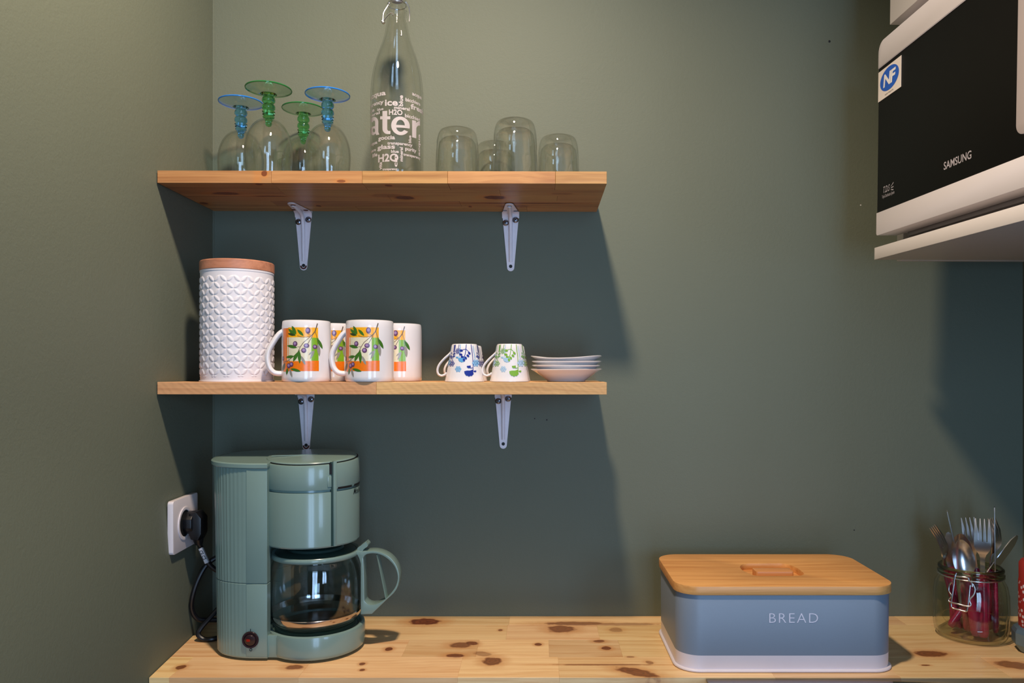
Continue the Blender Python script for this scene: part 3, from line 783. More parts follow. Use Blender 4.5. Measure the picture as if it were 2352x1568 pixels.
# ------------------------------------------------------------------ small cups
def cup(label, pal):
    t = thing('espresso_cup', label, 'cup', group='upturned small cups on the lower shelf')
    Hc = 0.0575; rb, rt = 0.0302, 0.0192
    Rz = lambda z: rb + (rt - rb) * (z / Hc) if z < Hc * .93 else rb + (rt - rb) * .93
    o = [(rb - 0.003, 0.0), (rb, 0.0004), (rb, 0.0015)] + [(Rz(Hc * k / 14), Hc * k / 14) for k in range(1, 13)] + [(rt + 0.0005, Hc - 0.0018), (rt - 0.0008, Hc - 0.0002), (rt - 0.002, Hc), (rt - 0.004, Hc - 0.001), (0, Hc - 0.0015)]
    o += [(0, Hc - 0.006), (rt - 0.004, Hc - 0.007)] + [(Rz(Hc * k / 14) - 0.003, Hc * k / 14) for k in range(11, 0, -2)] + [(rb - 0.003, 0.0)]
    MB().lathe(o, 64).obj('cup_body', M['ceramic'], t, smooth=40)
    def hp(x, y): return Vector((-(1067 - x) * 0.000667, 0, (876 - y) * 0.000667))
    c2 = lambda x, y: hp(960 + x / 5.113, 760 + y / 5.113)
    path = smooth_path([c2(400, 230), c2(375, 265), c2(310, 325), c2(255, 390), c2(232, 450), c2(240, 500), c2(275, 521), c2(312, 512), c2(340, 490)], 6)
    MB().tube(path, [(0.0042, 0.0018)] * len(path), 12, up=(0, 1, 0)).obj('handle', M['ceramic'], t, smooth=60)
    d = Decal(0.003)
    ks = 5.113
    def q(x, y):
        py = 760 + y / ks; v = (876 - py) * 0.000667
        r_ = Rz(max(0, v)); w = max(-0.99, min(0.99, ((960 + x / ks) - 1067) * 0.000667 / r_))
        return (math.asin(w), v)
    d.step = 0.1
    def mp(u, v, lift):
        r_ = Rz(v) + lift + 0.0001
        return (r_ * math.sin(u), -r_ * math.cos(u), v)
    def pol(pts, c): d.poly([q(*p_) for p_ in pts], c, mp)
    def line(pts, w, c):
        for qd in stroke(pts, w): pol(qd, c)
    def ros(x, y, R_, c):
        for k in range(7):
            a = k * PI / 3; rr = 0 if k == 6 else R_ * .68
            pol(ell(x + rr * math.cos(a), y + rr * math.sin(a), R_ * .32, R_ * .34, 10), c)
            pol(ell(x + rr * math.cos(a), y + rr * math.sin(a), R_ * .12, R_ * .13, 6), 3)
    def fan(x, y, R_, c, a0=0.15, a1=PI - 0.15):
        pts = [(x + .62 * R_, y - .62 * R_), (x + .1 * R_, y - .42 * R_), (x - .5 * R_, y - .42 * R_), (x - R_, y - .30 * R_)] + [(x - .05 * R_ + .92 * R_ * math.cos(PI - PI * .86 * k / 9), y - .1 * R_ + R_ * (0.84 if k % 2 else 0.70) * math.sin(PI - PI * .86 * k / 9)) for k in range(1, 10)]
        pol(pts, c)
    line([(445, 162), (428, 270), (405, 345)], 6, 1); line([(485, 160), (475, 215)], 6, 1); line([(500, 160), (485, 330)], 6, 2)
    line([(567, 160), (563, 215), (555, 270), (540, 320)], 8, 0); line([(563, 215), (520, 225)], 7, 0); line([(563, 215), (598, 250)], 7, 0)
    line([(622, 160), (640, 300), (645, 470), (630, 490)], 7, 0); line([(642, 175), (668, 330)], 6, 2); line([(692, 165), (705, 250)], 6, 1); line([(712, 180), (735, 330)], 6, 1)
    ros(475, 240, 34, 1); ros(400, 380, 36, 1); ros(475, 445, 36, 2); ros(675, 375, 42, 2)
    fan(520, 335, 46, 2); fan(465, 310, 16, 2)
    for (x, y, a) in ((510, 232, .3), (600, 262, .9), (505, 278, .2), (585, 292, .8), (522, 306, .2), (560, 318, 1.0), (540, 340, 1.4)): pol(ell(x, y, 19, 13, 12, a), 0)
    for (x, y, a) in ((690, 260, 1.2), (712, 268, 1.9), (692, 290, 1.2), (716, 298, 1.9), (705, 318, 1.5)): pol(ell(x, y, 11, 6, 10, a), 1)
    line([(645, 430), (612, 435)], 6, 0); line([(648, 470), (662, 478)], 5, 0)
    fan(603, 488, 60, 0, 0.35, PI - 0.1); fan(598, 418, 26, 0); fan(667, 470, 17, 0); fan(395, 300, 16, 1)
    # the far side repeats the sprigs
    n_ = len(d.mb.v)
    v0, f0, m0 = list(d.mb.v), list(d.mb.f), list(d.mb.m)
    for k in (1, 2):
        ca, sa = math.cos(k * 2.1), math.sin(k * 2.1)
        d.mb.add([(x * ca - y * sa, x * sa + y * ca, z) for x, y, z in v0], [], 0)
        o_ = n_ * k
        d.mb.f += [tuple(i + o_ for i in f) for f in f0]; d.mb.m += m0
    d.mb.obj('flower_print', [pm('cup_print', c, 0.3, var=0.06) for c in pal] + [M['ceramic']], t, fixn=False)
    return t
navy = [(24, 44, 140), (52, 62, 140), (92, 164, 214)]; grn = [(124, 172, 56), (120, 168, 90), (160, 196, 224)]
plum = [(40, 32, 66), (48, 40, 80), (70, 74, 130)]; olv = [(120, 140, 50), (112, 132, 60), (150, 160, 90)]
for lab, pal, px, r in (('small upturned white cup with navy and light blue flowers', navy, 1067, 1.14), ('small upturned white cup with green and pale blue flowers', grn, 1170.5, 1.14),
                        ('small upturned white cup with plum flowers, tucked behind the navy-flowered cup', plum, 1078, 1.072), ('small upturned white cup with olive flowers, tucked behind the green-flowered cup', olv, 1176, 1.072)):
    c = cup(lab, pal); c.location = lpos(px, r); c.rotation_euler = (0, 0, -va(px) + (0 if r > 1.1 else 0.25))

# saucers
sp = lpos(1300.5, 1.105)
zw = lambda a, r, z: 0.0011 * math.cos(2 * a + 0.9) * (r / 0.055) ** 2 if z > 0.010 else 0
so = [(0, 0.0015), (0.024, 0.0015), (0.0285, 0.0), (0.030, 0.0004), (0.0305, 0.0020), (0.0400, 0.0092), (0.0500, 0.0160), (0.0545, 0.0182), (0.0552, 0.0190), (0.0545, 0.0196), (0.0500, 0.0180), (0.0400, 0.0116), (0.028, 0.0052), (0, 0.0045)]
names = ['lowest of four stacked white saucers, resting on the shelf wood', 'second white saucer up in the stack of four', 'third white saucer up in the stack of four', 'topmost white saucer of the stack, with a wavy rim']
z = sp.z
for k in range(4):
    wav = 2.0 if k == 3 else 0.35
    rf = lambda a, r, z_: 1 + 0.018 * math.cos(4 * a + 0.5) * (1 if z_ > 0.012 else 0)
    o = MB().lathe(so, 80, rfun=rf, zfun=lambda a, r, z_: wav * zw(a, r, z_)).obj('saucer', M['ceramic'], smooth=50)
    o.location = (sp.x + (0.0, -0.0003, 0.0008, 0.0)[k], sp.y, z); o.rotation_euler = (0, 0, (0.1, 0.9, 0.5, 0.2)[k])
    tag(o, names[k], 'saucer', 'saucers stacked on the lower shelf')
    z += (0.0060, 0.0062, 0.0068, 0)[k]

# ------------------------------------------------------------------ coffee maker
KY = -0.147; KX = -0.3508
cm = thing('coffee_maker', 'sage green filter coffee maker on the worktop below the lower shelf', 'coffee maker', (KX, KY, CTZ))
AZ = math.atan2(-KX, D + KY)
ang = lambda px, R_: math.asin(max(-1, min(1, (px - CX) * (D + KY) / F * 1.0 - KX and ((px - CX) * (D + KY) / F - KX) / R_))) + AZ
# tower: round fluted back end, flat sides
def tower_outline(hw, left, right, flute, n=120):
    pts = []
    xe = -0.066     # where the straight side begins (rel. to KX)
    for k in range(n + 1):
        a = PI / 2 + PI * k / n
        ca, sa = math.cos(a), math.sin(a)
        ex, ey = (xe - left), hw
        f_ = 1 - flute * (0.5 + 0.5 * math.cos(2 * PI * 34 * k / n)) * min(1.0, 3 * (1 - abs(2 * k / n - 1)) + 0.0)
        pts.append((xe + ex * ca * (1 if k in (0, n) else f_), ey * (abs(sa) ** 0.8) * (1 if sa > 0 else -1) * (1 if k in (0, n) else f_)))
    # the inner face is hollowed out to take the round jug
    cxo, Ro = 0.0075, 0.0728; yq = math.sqrt(Ro ** 2 - (right - cxo) ** 2); aq = math.asin(yq / Ro)
    pts += [(right, -hw)] + [(cxo - Ro * math.cos(aq - 2 * aq * k_ / 16), -Ro * math.sin(aq - 2 * aq * k_ / 16)) for k_ in range(17)] + [(right, hw)]
    return pts
def loft(mb_, sections, mi=0):
    n = len(sections[0][1]); vs_ = []; fs_ = []
    for z_, pts in sections: vs_ += [(x, y, z_) for x, y in pts]
    for j in range(len(sections) - 1):
        for i in range(n):
            i2 = (i + 1) % n
            fs_.append((j * n + i, j * n + i2, (j + 1) * n + i2, (j + 1) * n + i))
    fs_.append(tuple(reversed(range(n)))); fs_.append(tuple((len(sections) - 1) * n + i for i in range(n)))
    return mb_.add(vs_, fs_, mi)
TR = -0.0485
M['rubber_foot'] = M['black_plastic']
fl = 0.011
lo = loft(MB(), [(0.004, tower_outline(0.0592, -0.1395, TR, 0.0)), (0.0065, tower_outline(0.0606, -0.1412, TR, fl * .5)), (0.009, tower_outline(0.0606, -0.1412, TR, fl)),
                 (0.1128, tower_outline(0.0606, -0.1432, TR, fl)), (0.1138, tower_outline(0.0598, -0.1424, TR - 0.0006, fl))])
lo.obj('tower_base', M['mint'], cm, smooth=28)
up_ = loft(MB(), [(0.1142, tower_outline(0.0598, -0.1424, TR - 0.0006, fl)), (0.1152, tower_outline(0.0606, -0.1432, TR, fl)), (0.2868, tower_outline(0.0606, -0.1468, TR, fl)), (0.2872, tower_outline(0.0600, -0.1462, TR, fl))])
up_.v = [(x, y, z_ + (0.060 * y if z_ > 0.28 else 0)) for x, y, z_ in up_.v]
up_.obj('water_tank', M['mint'], cm, smooth=28)
# smooth front panel of the tower side
MB().box(-0.079, TR - 0.0004, -0.0609, -0.055, 0.0075, 0.1128).obj('side_panel', M['mint'], cm, bevel=0.0003)
MB().box(-0.079, TR - 0.0004, -0.0609, -0.055, 0.1150, 0.2815).obj('side_panel', M['mint'], cm, bevel=0.0003)
tl = loft(MB(), [(0.2875, tower_outline(0.0622, -0.1500, TR + 0.0005, 0)), (0.2885, tower_outline(0.0630, -0.1508, TR + 0.001, 0)), (0.2935, tower_outline(0.0630, -0.1508, TR + 0.001, 0)), (0.2950, tower_outline(0.0615, -0.1490, TR, 0))])
tl.v = [(x, y, z_ + 0.060 * y) for x, y, z_ in tl.v]
tl.obj('tank_lid', M['mint'], cm, smooth=40)
# filter basket
Rb = 0.0713
bk = [(0, 0.166), (Rb - 0.004, 0.166), (Rb - 0.0012, 0.1668), (Rb, 0.169), (Rb, 0.2470), (Rb - 0.0004, 0.2480), (Rb - 0.0042, 0.2484), (Rb - 0.0042, 0.2520), (Rb - 0.0002, 0.2522), (Rb, 0.2528), (Rb, 0.2910), (Rb - 0.0008, 0.2926), (Rb - 0.0030, 0.2932), (0, 0.2934)]
slp = lambda a, r, z_: 0.060 * r * math.sin(a) if z_ > 0.288 else 0
MB().lathe(bk, 96, zfun=slp).obj('filter_basket', M['mint'], cm, smooth=28)
ld = MB().lathe([(0, 0.2936), (Rb - 0.0045, 0.2936), (Rb - 0.0040, 0.2946), (Rb - 0.0050, 0.2962), (Rb - 0.012, 0.2972), (0, 0.2978)], 96, zfun=slp).obj('basket_lid', M['mint'], cm, smooth=40)
MB().lathe([(Rb - 0.0022, 0.2934), (Rb - 0.0042, 0.2934), (Rb - 0.0042, 0.29415), (Rb - 0.0022, 0.29410)], 96, zfun=slp).obj('lid_gap', M['dark'], cm)
MB().box(-0.060, 0.008, -0.0010, 0.0010, 0.2970, 0.2982).obj('lid_seam', M['mint'], ld, bevel=0.0004).rotation_euler = (0, 0, 0.35)
# vertical fin, latch slot and vents
def on_cyl(mb_, a0, a1, z0, z1, r0, r1, n=8, mi=0):
    vs_ = []; fs_ = []
    for k in range(n + 1):
        a = a0 + (a1 - a0) * k / n
        for (r_, z_) in ((r0, z0), (r1, z0), (r1, z1), (r0, z1)): vs_.append((r_ * math.sin(a), -r_ * math.cos(a), z_))
    for k in range(n):
        for j in range(4):
            fs_.append((k * 4 + j, k * 4 + (j + 1) % 4, k * 4 + 4 + (j + 1) % 4, k * 4 + 4 + j))
    fs_ += [(0, 1, 2, 3), (n * 4 + 3, n * 4 + 2, n * 4 + 1, n * 4)]
    return mb_.add(vs_, fs_, mi)
pa = lambda px: ang(px, Rb)
on_cyl(MB(), pa(760.5), pa(766.5), 0.168, 0.2938, Rb - 0.004, Rb + 0.0036, 3).obj('grip_fin', M['mint'], cm, bevel=0.0004)
on_cyl(MB(), pa(756.5), pa(760.5), 0.168, 0.2925, Rb - 0.004, Rb + 0.0002, 3).obj('latch_channel', M['mint_dark'], cm)
on_cyl(MB(), pa(753), pa(758.5), 0.2745, 0.2900, Rb - 0.003, Rb + 0.0006, 3).obj('latch_slot', M['dark'], cm)
on_cyl(MB(), pa(749), pa(757), 0.2560, 0.2720, Rb - 0.003, Rb + 0.0012, 3).obj('latch_tab', M['mint'], cm, bevel=0.0004)
on_cyl(MB(), pa(771.5), pa(802.5), 0.2515, 0.2546, Rb - 0.003, Rb + 0.0002, 10).obj('vent_slot', M['dark'], cm)
on_cyl(MB(), pa(808), pa(808) + 0.42, 0.2515, 0.2546, Rb - 0.003, Rb + 0.0002, 12).obj('vent_slot', M['dark'], cm)
d = Decal(0.003)
vs_, fs_ = fit_text('Moulinex', 0.040, 0.0125, bold=0.006, shear=0.35)
a_l = pa(806)
d.geo([(x, y) for x, y in vs_], fs_, 0, lambda u, v, l: ((Rb + 0.0003) * math.sin(a_l + u / Rb), -(Rb + 0.0003) * math.cos(a_l + u / Rb), 0.2395 + v), 0)
d.mb.obj('brand_script', M['ink'], cm, fixn=False)
# spout collar under the basket
MB().lathe([(0, 0.160), (0.030, 0.160), (0.034, 0.1625), (0.036, 0.166), (0, 0.166)], 48).obj('drip_collar', M['mint_dark'], cm)
# base with hot plate
bx_ = -0.3433 - KX; Rg = 0.0725
bs_ = [(0, 0.004), (Rg - 0.003, 0.004), (Rg - 0.0006, 0.0062), (Rg, 0.010), (Rg, 0.0335), (Rg - 0.0010, 0.0372), (Rg - 0.0040, 0.0388), (Rg - 0.0065, 0.0380), (Rg - 0.0075, 0.0335), (0, 0.0330)]
MB().lathe(bs_, 96, c=(bx_, 0, 0)).obj('warming_base', M['mint'], cm, smooth=40)
MB().lathe([(0, 0.0332), (0.060, 0.0332), (0.0625, 0.0345), (0.060, 0.0365), (0, 0.0368)], 72, c=(bx_, 0, 0)).obj('hot_plate', M['mint_dark'], cm)
for sg in (-1, 1):
    ln_pts = [(TR - 0.004, sg * 0.0575), (TR + 0.008, sg * 0.0575), (TR + 0.014, sg * 0.0580), (TR + 0.022, sg * 0.0615), (TR + 0.030, sg * 0.0662), (-0.0185, sg * 0.0640), (-0.030, sg * 0.0562), (-0.040, sg * 0.0485), (TR - 0.004, sg * 0.0485)]
    MB().prism(ln_pts, 0.0045, 0.0372).obj('base_neck', M['mint'], cm, bevel=0.0006, smooth=50)
for fx, fy in ((-0.11, -0.035), (-0.11, 0.035), (0.03, -0.045), (0.03, 0.045)):
    MB().lathe([(0, 0), (0.007, 0), (0.0075, 0.001), (0.0075, 0.0046), (0, 0.0046)], 20, c=(fx, fy, 0)).obj('foot', M['rubber_foot'], cm)
# switch
swp = P(575.5, 1468.5, KY - 0.0612) - Vector((KX, KY, CTZ))
sw = MB().lathe([(0.0122, 0), (0.0124, 0.0012), (0.0118, 0.0024), (0.0096, 0.0022), (0.0090, 0.0006), (0.0, 0.0004)], 40).obj('switch_rim', M['switch'], cm, loc=swp); sw.rotation_euler = (PI / 2, 0, 0)
rk = MB().lathe([(0.0086, 0.0004), (0.0086, 0.0020), (0.0078, 0.0034), (0.0050, 0.0042), (0, 0.0045)], 32).obj('rocker', M['switch'], sw); rk.rotation_euler = (0.16, 0, 0)
MB().lathe([(0, 0), (0.0026, 0), (0.0022, 0.0006), (0, 0.0008)], 16, rfun=lambda a, r, z: 1.2 if abs(math.cos(a)) > 0.7 else 0.8).obj('indicator_lens', M['switch_red'], sw, loc=(-0.0020, 0.0003, 0.0043))
pI = P(575.5, 1447, KY - 0.0614) - Vector((KX, KY, CTZ)); pO = P(576, 1492, KY - 0.0614) - Vector((KX, KY, CTZ))
MB().box(pI.x - 0.0005, pI.x + 0.0005, pI.y - 0.0001, pI.y + 0.0003, pI.z - 0.0019, pI.z + 0.0019).obj('switch_on_mark', M['ink'], cm)
MB().prism(ell(0, 0, 0.0021, 0.0021, 20), -0.0001, 0.0003, [ell(0, 0, 0.0014, 0.0014, 20)], xf=lambda x, y, z_: (pO.x + x, pO.y - z_, pO.z + y)).obj('switch_off_mark', M['ink'], cm)


# carafe: lifts out of the machine
JX = -0.345; Rj = 0.0700
cf = thing('coffee_carafe', 'glass coffee jug with sage green handle standing in the coffee maker', 'carafe', (JX, KY, CTZ + 0.0369))
pj = [(0, 0.001), (0.050, 0.0), (0.0585, 0.0025), (0.0640, 0.0085), (0.0685, 0.020), (Rj, 0.034), (Rj, 0.060), (0.0690, 0.078), (0.0660, 0.094), (0.0620, 0.104), (0.0610, 0.110)]
oj = pj[:2] + [(q.x, q.y) for q in smooth_path([(a, b, 0) for a, b in pj[2:]], 6)]
ij = [(max(0, r - 0.0018), z_ + 0.0015) for r, z_ in reversed(oj)]
m = MB(); m.lathe(oj, 80); m.lathe(ij, 80); m.obj('glass_jug', thin_glass('carafe_glass', (0.90, 0.93, 0.93), 1.6), cf)
MB().lathe([(Rj - 0.0030, 0.0145), (Rj - 0.0010, 0.0185), (Rj - 0.0002, 0.0230), (Rj - 0.0008, 0.0236), (Rj - 0.0018, 0.0190), (Rj - 0.0036, 0.0148)], 80).obj('metal_band', pm('band_chrome', (190, 182, 182), 0.12, 1.0, var=0.02), cf)
MB().lathe([(0.0600, 0.1060), (0.0655, 0.1060), (0.0672, 0.1080), (0.0672, 0.1120), (0.0655, 0.1138), (0.0610, 0.1130), (0.0600, 0.1060)], 80).obj('collar_ring', M['mint'], cf, smooth=50)
MB().lathe([(0, 0.1080), (0.0606, 0.1080), (0.0606, 0.1125), (0.055, 0.1150), (0.042, 0.1165), (0.040, 0.1195), (0.034, 0.1210), (0, 0.1212)], 72).obj('lid', M['mint_dark'], cf, smooth=40)
cfl = Vector((JX, KY, CTZ + 0.0369))
def hpx(px, py): v = P(px, py, KY) - cfl; return (v.x, v.z)
outer = [hpx(*p_) for p_ in [(832.5, 1405.5), (832.5, 1290), (829, 1278), (825, 1270), (818, 1264), (822, 1260), (836, 1262)]] + \
        [(q.x, q.y) for q in smooth_path([hpx(*p_) + (0,) for p_ in [(846, 1261.5), (862, 1261), (880, 1265), (898, 1275), (911, 1290), (918.5, 1308), (920, 1325), (916, 1343), (907, 1357), (893, 1370)]], 5)] + [hpx(858, 1404)]
inner = [(q.x, q.y) for q in smooth_path([hpx(*p_) + (0,) for p_ in [(839, 1275), (846, 1268.5), (862, 1266.5), (879, 1270), (895, 1280), (908, 1294), (915, 1310), (916.5, 1325), (912, 1341), (903, 1355), (888, 1371), (868, 1382), (852, 1383), (842, 1376), (840.5, 1366), (840, 1330), (838.5, 1285)]], 4, closed=True)]
MB().prism(outer, -0.0115, 0.0115, [inner], xf=lambda x, y, z_: (x, z_, y)).obj('handle', M['mint'], cf, bevel=0.0006, smooth=40)
a_, b_ = hpx(868, 1270), hpx(888.5, 1371)
MB().tube([(a_[0], 0, a_[1]), (b_[0], 0, b_[1])], [(0.0105, 0.0013)] * 2, 12, up=(0, 1, 0)).obj('handle_strut', M['mint'], cf)
a_, b_ = hpx(826, 1259), hpx(842, 1250)
m = MB(); ca_ = hpx(836, 1253)
m.prism(rrect(-0.009, 0.009, -0.0035, 0.0035, 0.003), -0.0095, 0.0095, xf=lambda x, y, z_: (ca_[0] + x * .82 - y * .57, z_, ca_[1] + x * .57 + y * .82))
for k in (-1, 0, 1):
    m.tube([(ca_[0] + 0.002 + k * 0.0028, -0.008, ca_[1] + 0.005 + k * 0.002), (ca_[0] + 0.002 + k * 0.0028, 0.008, ca_[1] + 0.005 + k * 0.002)], 0.0011, 8)
m.tube([(ca_[0] - 0.001, -0.0105, ca_[1] - 0.004), (ca_[0] - 0.001, 0.0105, ca_[1] - 0.004)], 0.0024, 12)
m.obj('thumb_lever', M['mint'], cf, smooth=40)

# power cord and plug of the coffee maker
C0 = Vector((KX, KY, CTZ))
cp_ = lambda px, py, Y: P(px, py, Y) - C0
pts = [cp_(452, 1238, -0.126), cp_(458, 1250, -0.122), cp_(463, 1262, -0.118), cp_(472, 1284, -0.117), cp_(486, 1301, -0.112), cp_(506, 1314, -0.104), cp_(530, 1325, -0.092), cp_(545, 1345, -0.088)]
cord = MB().tube(smooth_path(pts, 8), 0.0039, 10)
pts = [cp_(545, 1345, -0.088), cp_(548, 1300, -0.085), cp_(530, 1278, -0.088), cp_(505, 1277, -0.098), cp_(476, 1295, -0.108), cp_(455, 1330, -0.115), cp_(442, 1370, -0.117), cp_(441, 1400, -0.113), cp_(455, 1421, -0.106), cp_(485, 1423, -0.096), cp_(520, 1421, -0.085), cp_(545, 1405, -0.080)]
cord.tube(smooth_path(pts, 8), 0.0039, 10)
pts = [cp_(545, 1405, -0.080), cp_(535, 1370, -0.085), cp_(512, 1386, -0.098), cp_(485, 1415, -0.112), cp_(463, 1440, -0.120), cp_(455, 1456, -0.125)]
e_ = on_plane(468, 1468, CTZ + 0.0036) - C0
pts += [e_, on_plane(490, 1467, CTZ + 0.0036) - C0, on_plane(515, 1460, CTZ + 0.0036) - C0, on_plane(540, 1450, CTZ + 0.0036) - C0]
cord.tube(smooth_path(pts, 8), 0.0039, 10)
cord.obj('power_cord', M['black_plastic'], cm)
tgd = MB().tube([cp_(461, 1258, -0.119), cp_(476, 1292, -0.119)], [(0.0066, 0.0040)] * 2, 8, up=(0.3, -1, 0)).obj('cord_tag', M['tag'], cm, bevel=0.0003)
# wall socket on the left wall
sock_c = Vector((wallx(-0.134, EZ - 0.235), -0.134, EZ - 0.2355))
sk = thing('wall_socket', 'white square wall socket on the left wall behind the coffee maker', 'socket', sock_c)
slope = math.atan2(wallx(-0.165, sock_c.z) - wallx(-0.07, sock_c.z), 0.095)
def skx(x, y, z_): return (z_, -x, y)            # local: x towards camera, y up, z out of the wall
MB().prism(rrect(-0.0465, 0.0465, -0.0405, 0.0405, 0.005), 0.0004, 0.0085, xf=lambda x, y, z_: (z_, -x, y)).obj('face_plate', M['socket'], sk, bevel=0.002)
MB().prism(ell(0, 0, 0.026, 0.026, 48), 0.0085, 0.0100, [ell(0, 0, 0.0205, 0.0205, 48)], xf=lambda x, y, z_: (z_, -x - 0.004, y)).obj('socket_ring', M['socket'], sk, bevel=0.0005)
MB().prism(ell(0, 0, 0.0205, 0.0205, 40), 0.0085, 0.0088, xf=lambda x, y, z_: (z_, -x - 0.004, y)).obj('socket_well', M['dark'], sk)
sk.rotation_euler = (0, 0, -slope * 0 + slope)
# plug, belongs to the coffee maker
pc = sock_c + Vector((0.0088, 0.004, 0.0)) - C0
m = MB()
m.prism(ell(0, 0, 0.0185, 0.0185, 8, PI / 8), 0.0, 0.014, xf=lambda x, y, z_: (pc.x + z_, pc.y - x, pc.z + y))
m.prism([(0.008, 0.016), (0.019, 0.018), (0.027, 0.008), (0.027, -0.016), (0.022, -0.027), (0.011, -0.025), (0.006, -0.012)], -0.0125, 0.0125, xf=lambda x, y, z_: (pc.x + x, pc.y - z_, pc.z + y))
pl = m.obj('plug', M['black_plastic'], cm, bevel=0.0012, smooth=30)
a_ = Vector((pc.x + 0.0165, pc.y, pc.z - 0.022)); b_ = cp_(457, 1248, -0.124)
m = MB(); m.tube([a_, a_.lerp(b_, .5), b_], [0.0075, 0.0068, 0.0050], 12)
for k in range(4):
    c_ = a_.lerp(b_, 0.25 + 0.2 * k); dv = (b_ - a_).normalized()
    m.tube([c_ - dv * 0.0012, c_ + dv * 0.0012], 0.0082 - 0.0006 * k, 14)
m.obj('strain_relief', M['black_plastic'], pl, smooth=40)
# printed code on the cord tag
tv, tf = fit_text('CE C2', 0.016, 0.0075, bold=0.02)
A_ = cp_(462, 1262, -0.119); B_ = cp_(475.5, 1290, -0.119); dx_ = (B_ - A_).normalized(); nn = Vector((0.25, -1, 0)).normalized(); dy_ = nn.cross(dx_) * -1
m = MB(); m.add([A_ + nn * 0.0070 + dx_ * x + dy_ * (y - 0.0026) for x, y in tv], tf); m.obj('tag_print', M['ink'], tgd, fixn=False)

# ------------------------------------------------------------------ bread bin
bc = Vector(((0.196 + 0.511) / 2, -0.155, CTZ)); hw, hd = 0.1575, 0.0955
bb = thing('bread_bin', 'blue-grey metal bread bin with bamboo lid and white base band', 'bread bin', bc)
M_in = 0.0022; rc = 0.034
def ring(mb_, secs, mi):
    n = len(secs[0][1]); vs_ = []; fs_ = []
    for z_, pts in secs: vs_ += [(x, y, z_) for x, y in pts]
    for j in range(len(secs) - 1):
        for i in range(n):
            i2 = (i + 1) % n; fs_.append((j * n + i, j * n + i2, (j + 1) * n + i2, (j + 1) * n + i))
    return mb_.add(vs_, fs_, mi)
rr = lambda d_: rrect(-hw + d_, hw - d_, -hd + d_, hd - d_, rc - d_ * .5, 10)
m = MB()
ring(m, [(0.0040, rr(0.0032)), (0.0236, rr(0.0028))], 1)
ring(m, [(0.0236, rr(0.0028)), (0.1082, rr(0.0024)), (0.1094, rr(0.0030)), (0.1094, rr(0.006))], 0)
m.add([(x, y, 0.006) for x, y in rr(0.004)], [tuple(range(len(rr(0))))], 1)
m.obj('bin_body', [M['bin_blue'], M['bin_white']], bb, smooth=40, fixn=False)
fl_ = MB(); ring(fl_, [(0.0040, rr(0.0034)), (0.0042, rr(0.0008)), (0.0030, rr(-0.0004)), (0.0012, rr(-0.0004)), (0.0002, rr(0.0008)), (0.0002, rr(0.02))], 0); fl_.obj('base_flange', M['bin_white'], bb, smooth=60, fixn=False)
ol = rr(-0.0002)
def lidp(px, py): v = on_plane(px, py, CTZ + 0.1222) - bc; return (v.x, v.y)
pk = [(q.x, q.y) for q in smooth_path([lidp(*p_) + (0,) for p_ in [(1706, 1309), (1700, 1302), (1703, 1297), (1714, 1294), (1750, 1293.5), (1795, 1293.5), (1815, 1297), (1832, 1304.5), (1844, 1314), (1846, 1318), (1838, 1321), (1812, 1321.8), (1770, 1321.8), (1738, 1321.5), (1722, 1317)]], 4, closed=True)]
m = MB(); m.prism(ol, 0.1099, 0.1222, [pk])
ldb = m.obj('lid', M['bamboo'], bb, bevel=0.0004, smooth=30)
cxp = sum(p_[0] for p_ in pk) / len(pk); cyp = sum(p_[1] for p_ in pk) / len(pk)
MB().prism([(cxp + (x - cxp) * 1.06, cyp + (y - cyp) * 1.06) for x, y in pk], 0.1102, 0.1126).obj('recess_floor', M['bamboo'], ldb)
ba, bb2 = lidp(1737, 1312.5), lidp(1812, 1303.5)
MB().prism(rrect(ba[0], bb2[0], ba[1], bb2[1], 0.003, 5), 0.1124, 0.1221).obj('grip_bar', M['bamboo'], ldb, bevel=0.0005)
tv, tf = text_geo('BREAD', bold=-0.012, space=1.18)
x0 = min(v[0] for v in tv); x1 = max(v[0] for v in tv); y1 = max(v[1] for v in tv)
pL = P(1767, 1430, -0.2482) - bc; pR = P(1879, 1408, -0.2482) - bc
m = MB(); m.add([(pL.x + (x - x0) / (x1 - x0) * (pR.x - pL.x), -hd + 0.0023, pL.z + y / y1 * (pR.z - pL.z)) for x, y in tv], tf)
m.obj('bread_lettering', pm('letter_white', (232, 226, 238), 0.5), bb, fixn=False)

# ------------------------------------------------------------------ cutlery jar
JC = Vector((0.697, -0.100, CTZ))
jr = thing('cutlery_jar', 'clear clip-top glass jar full of cutlery beside the bread bin', 'jar', JC)
po = [(0, 0.004), (0.036, 0.003), (0.044, 0.0), (0.049, 0.002), (0.0525, 0.008), (0.0543, 0.020), (0.0545, 0.050), (0.0540, 0.072), (0.0515, 0.086), (0.0472, 0.094), (0.0450, 0.098), (0.0450, 0.1005), (0.0475, 0.102), (0.0480, 0.1045), (0.0460, 0.106), (0.0455, 0.109), (0.0465, 0.1105), (0.0460, 0.1130), (0.0440, 0.1140)]
pi_ = [(max(0, r - 0.0035), max(z_, 0.006) if z_ < 0.02 else z_) for r, z_ in reversed(po)]
m = MB(); m.lathe(po, 72); m.lathe([po[-1], (po[-1][0] - 0.0035, 0.114)], 72); m.lathe(pi_, 72); m.obj('glass_body', M['jar_glass'], jr, smooth=60)
MB().lathe([(0.0425, 0.1000), (0.0452, 0.0985), (0.0478, 0.1010), (0.0482, 0.1040), (0.0462, 0.1058), (0.0466, 0.1075), (0.0476, 0.1095), (0.0470, 0.1128), (0.0445, 0.1142), (0.0425, 0.1130), (0.0425, 0.1000)], 72).obj('jar_rim', pm('rim_glass', (206, 216, 190), 0.02, trans=1.0, ior=1.48, var=0.0), jr, smooth=60)
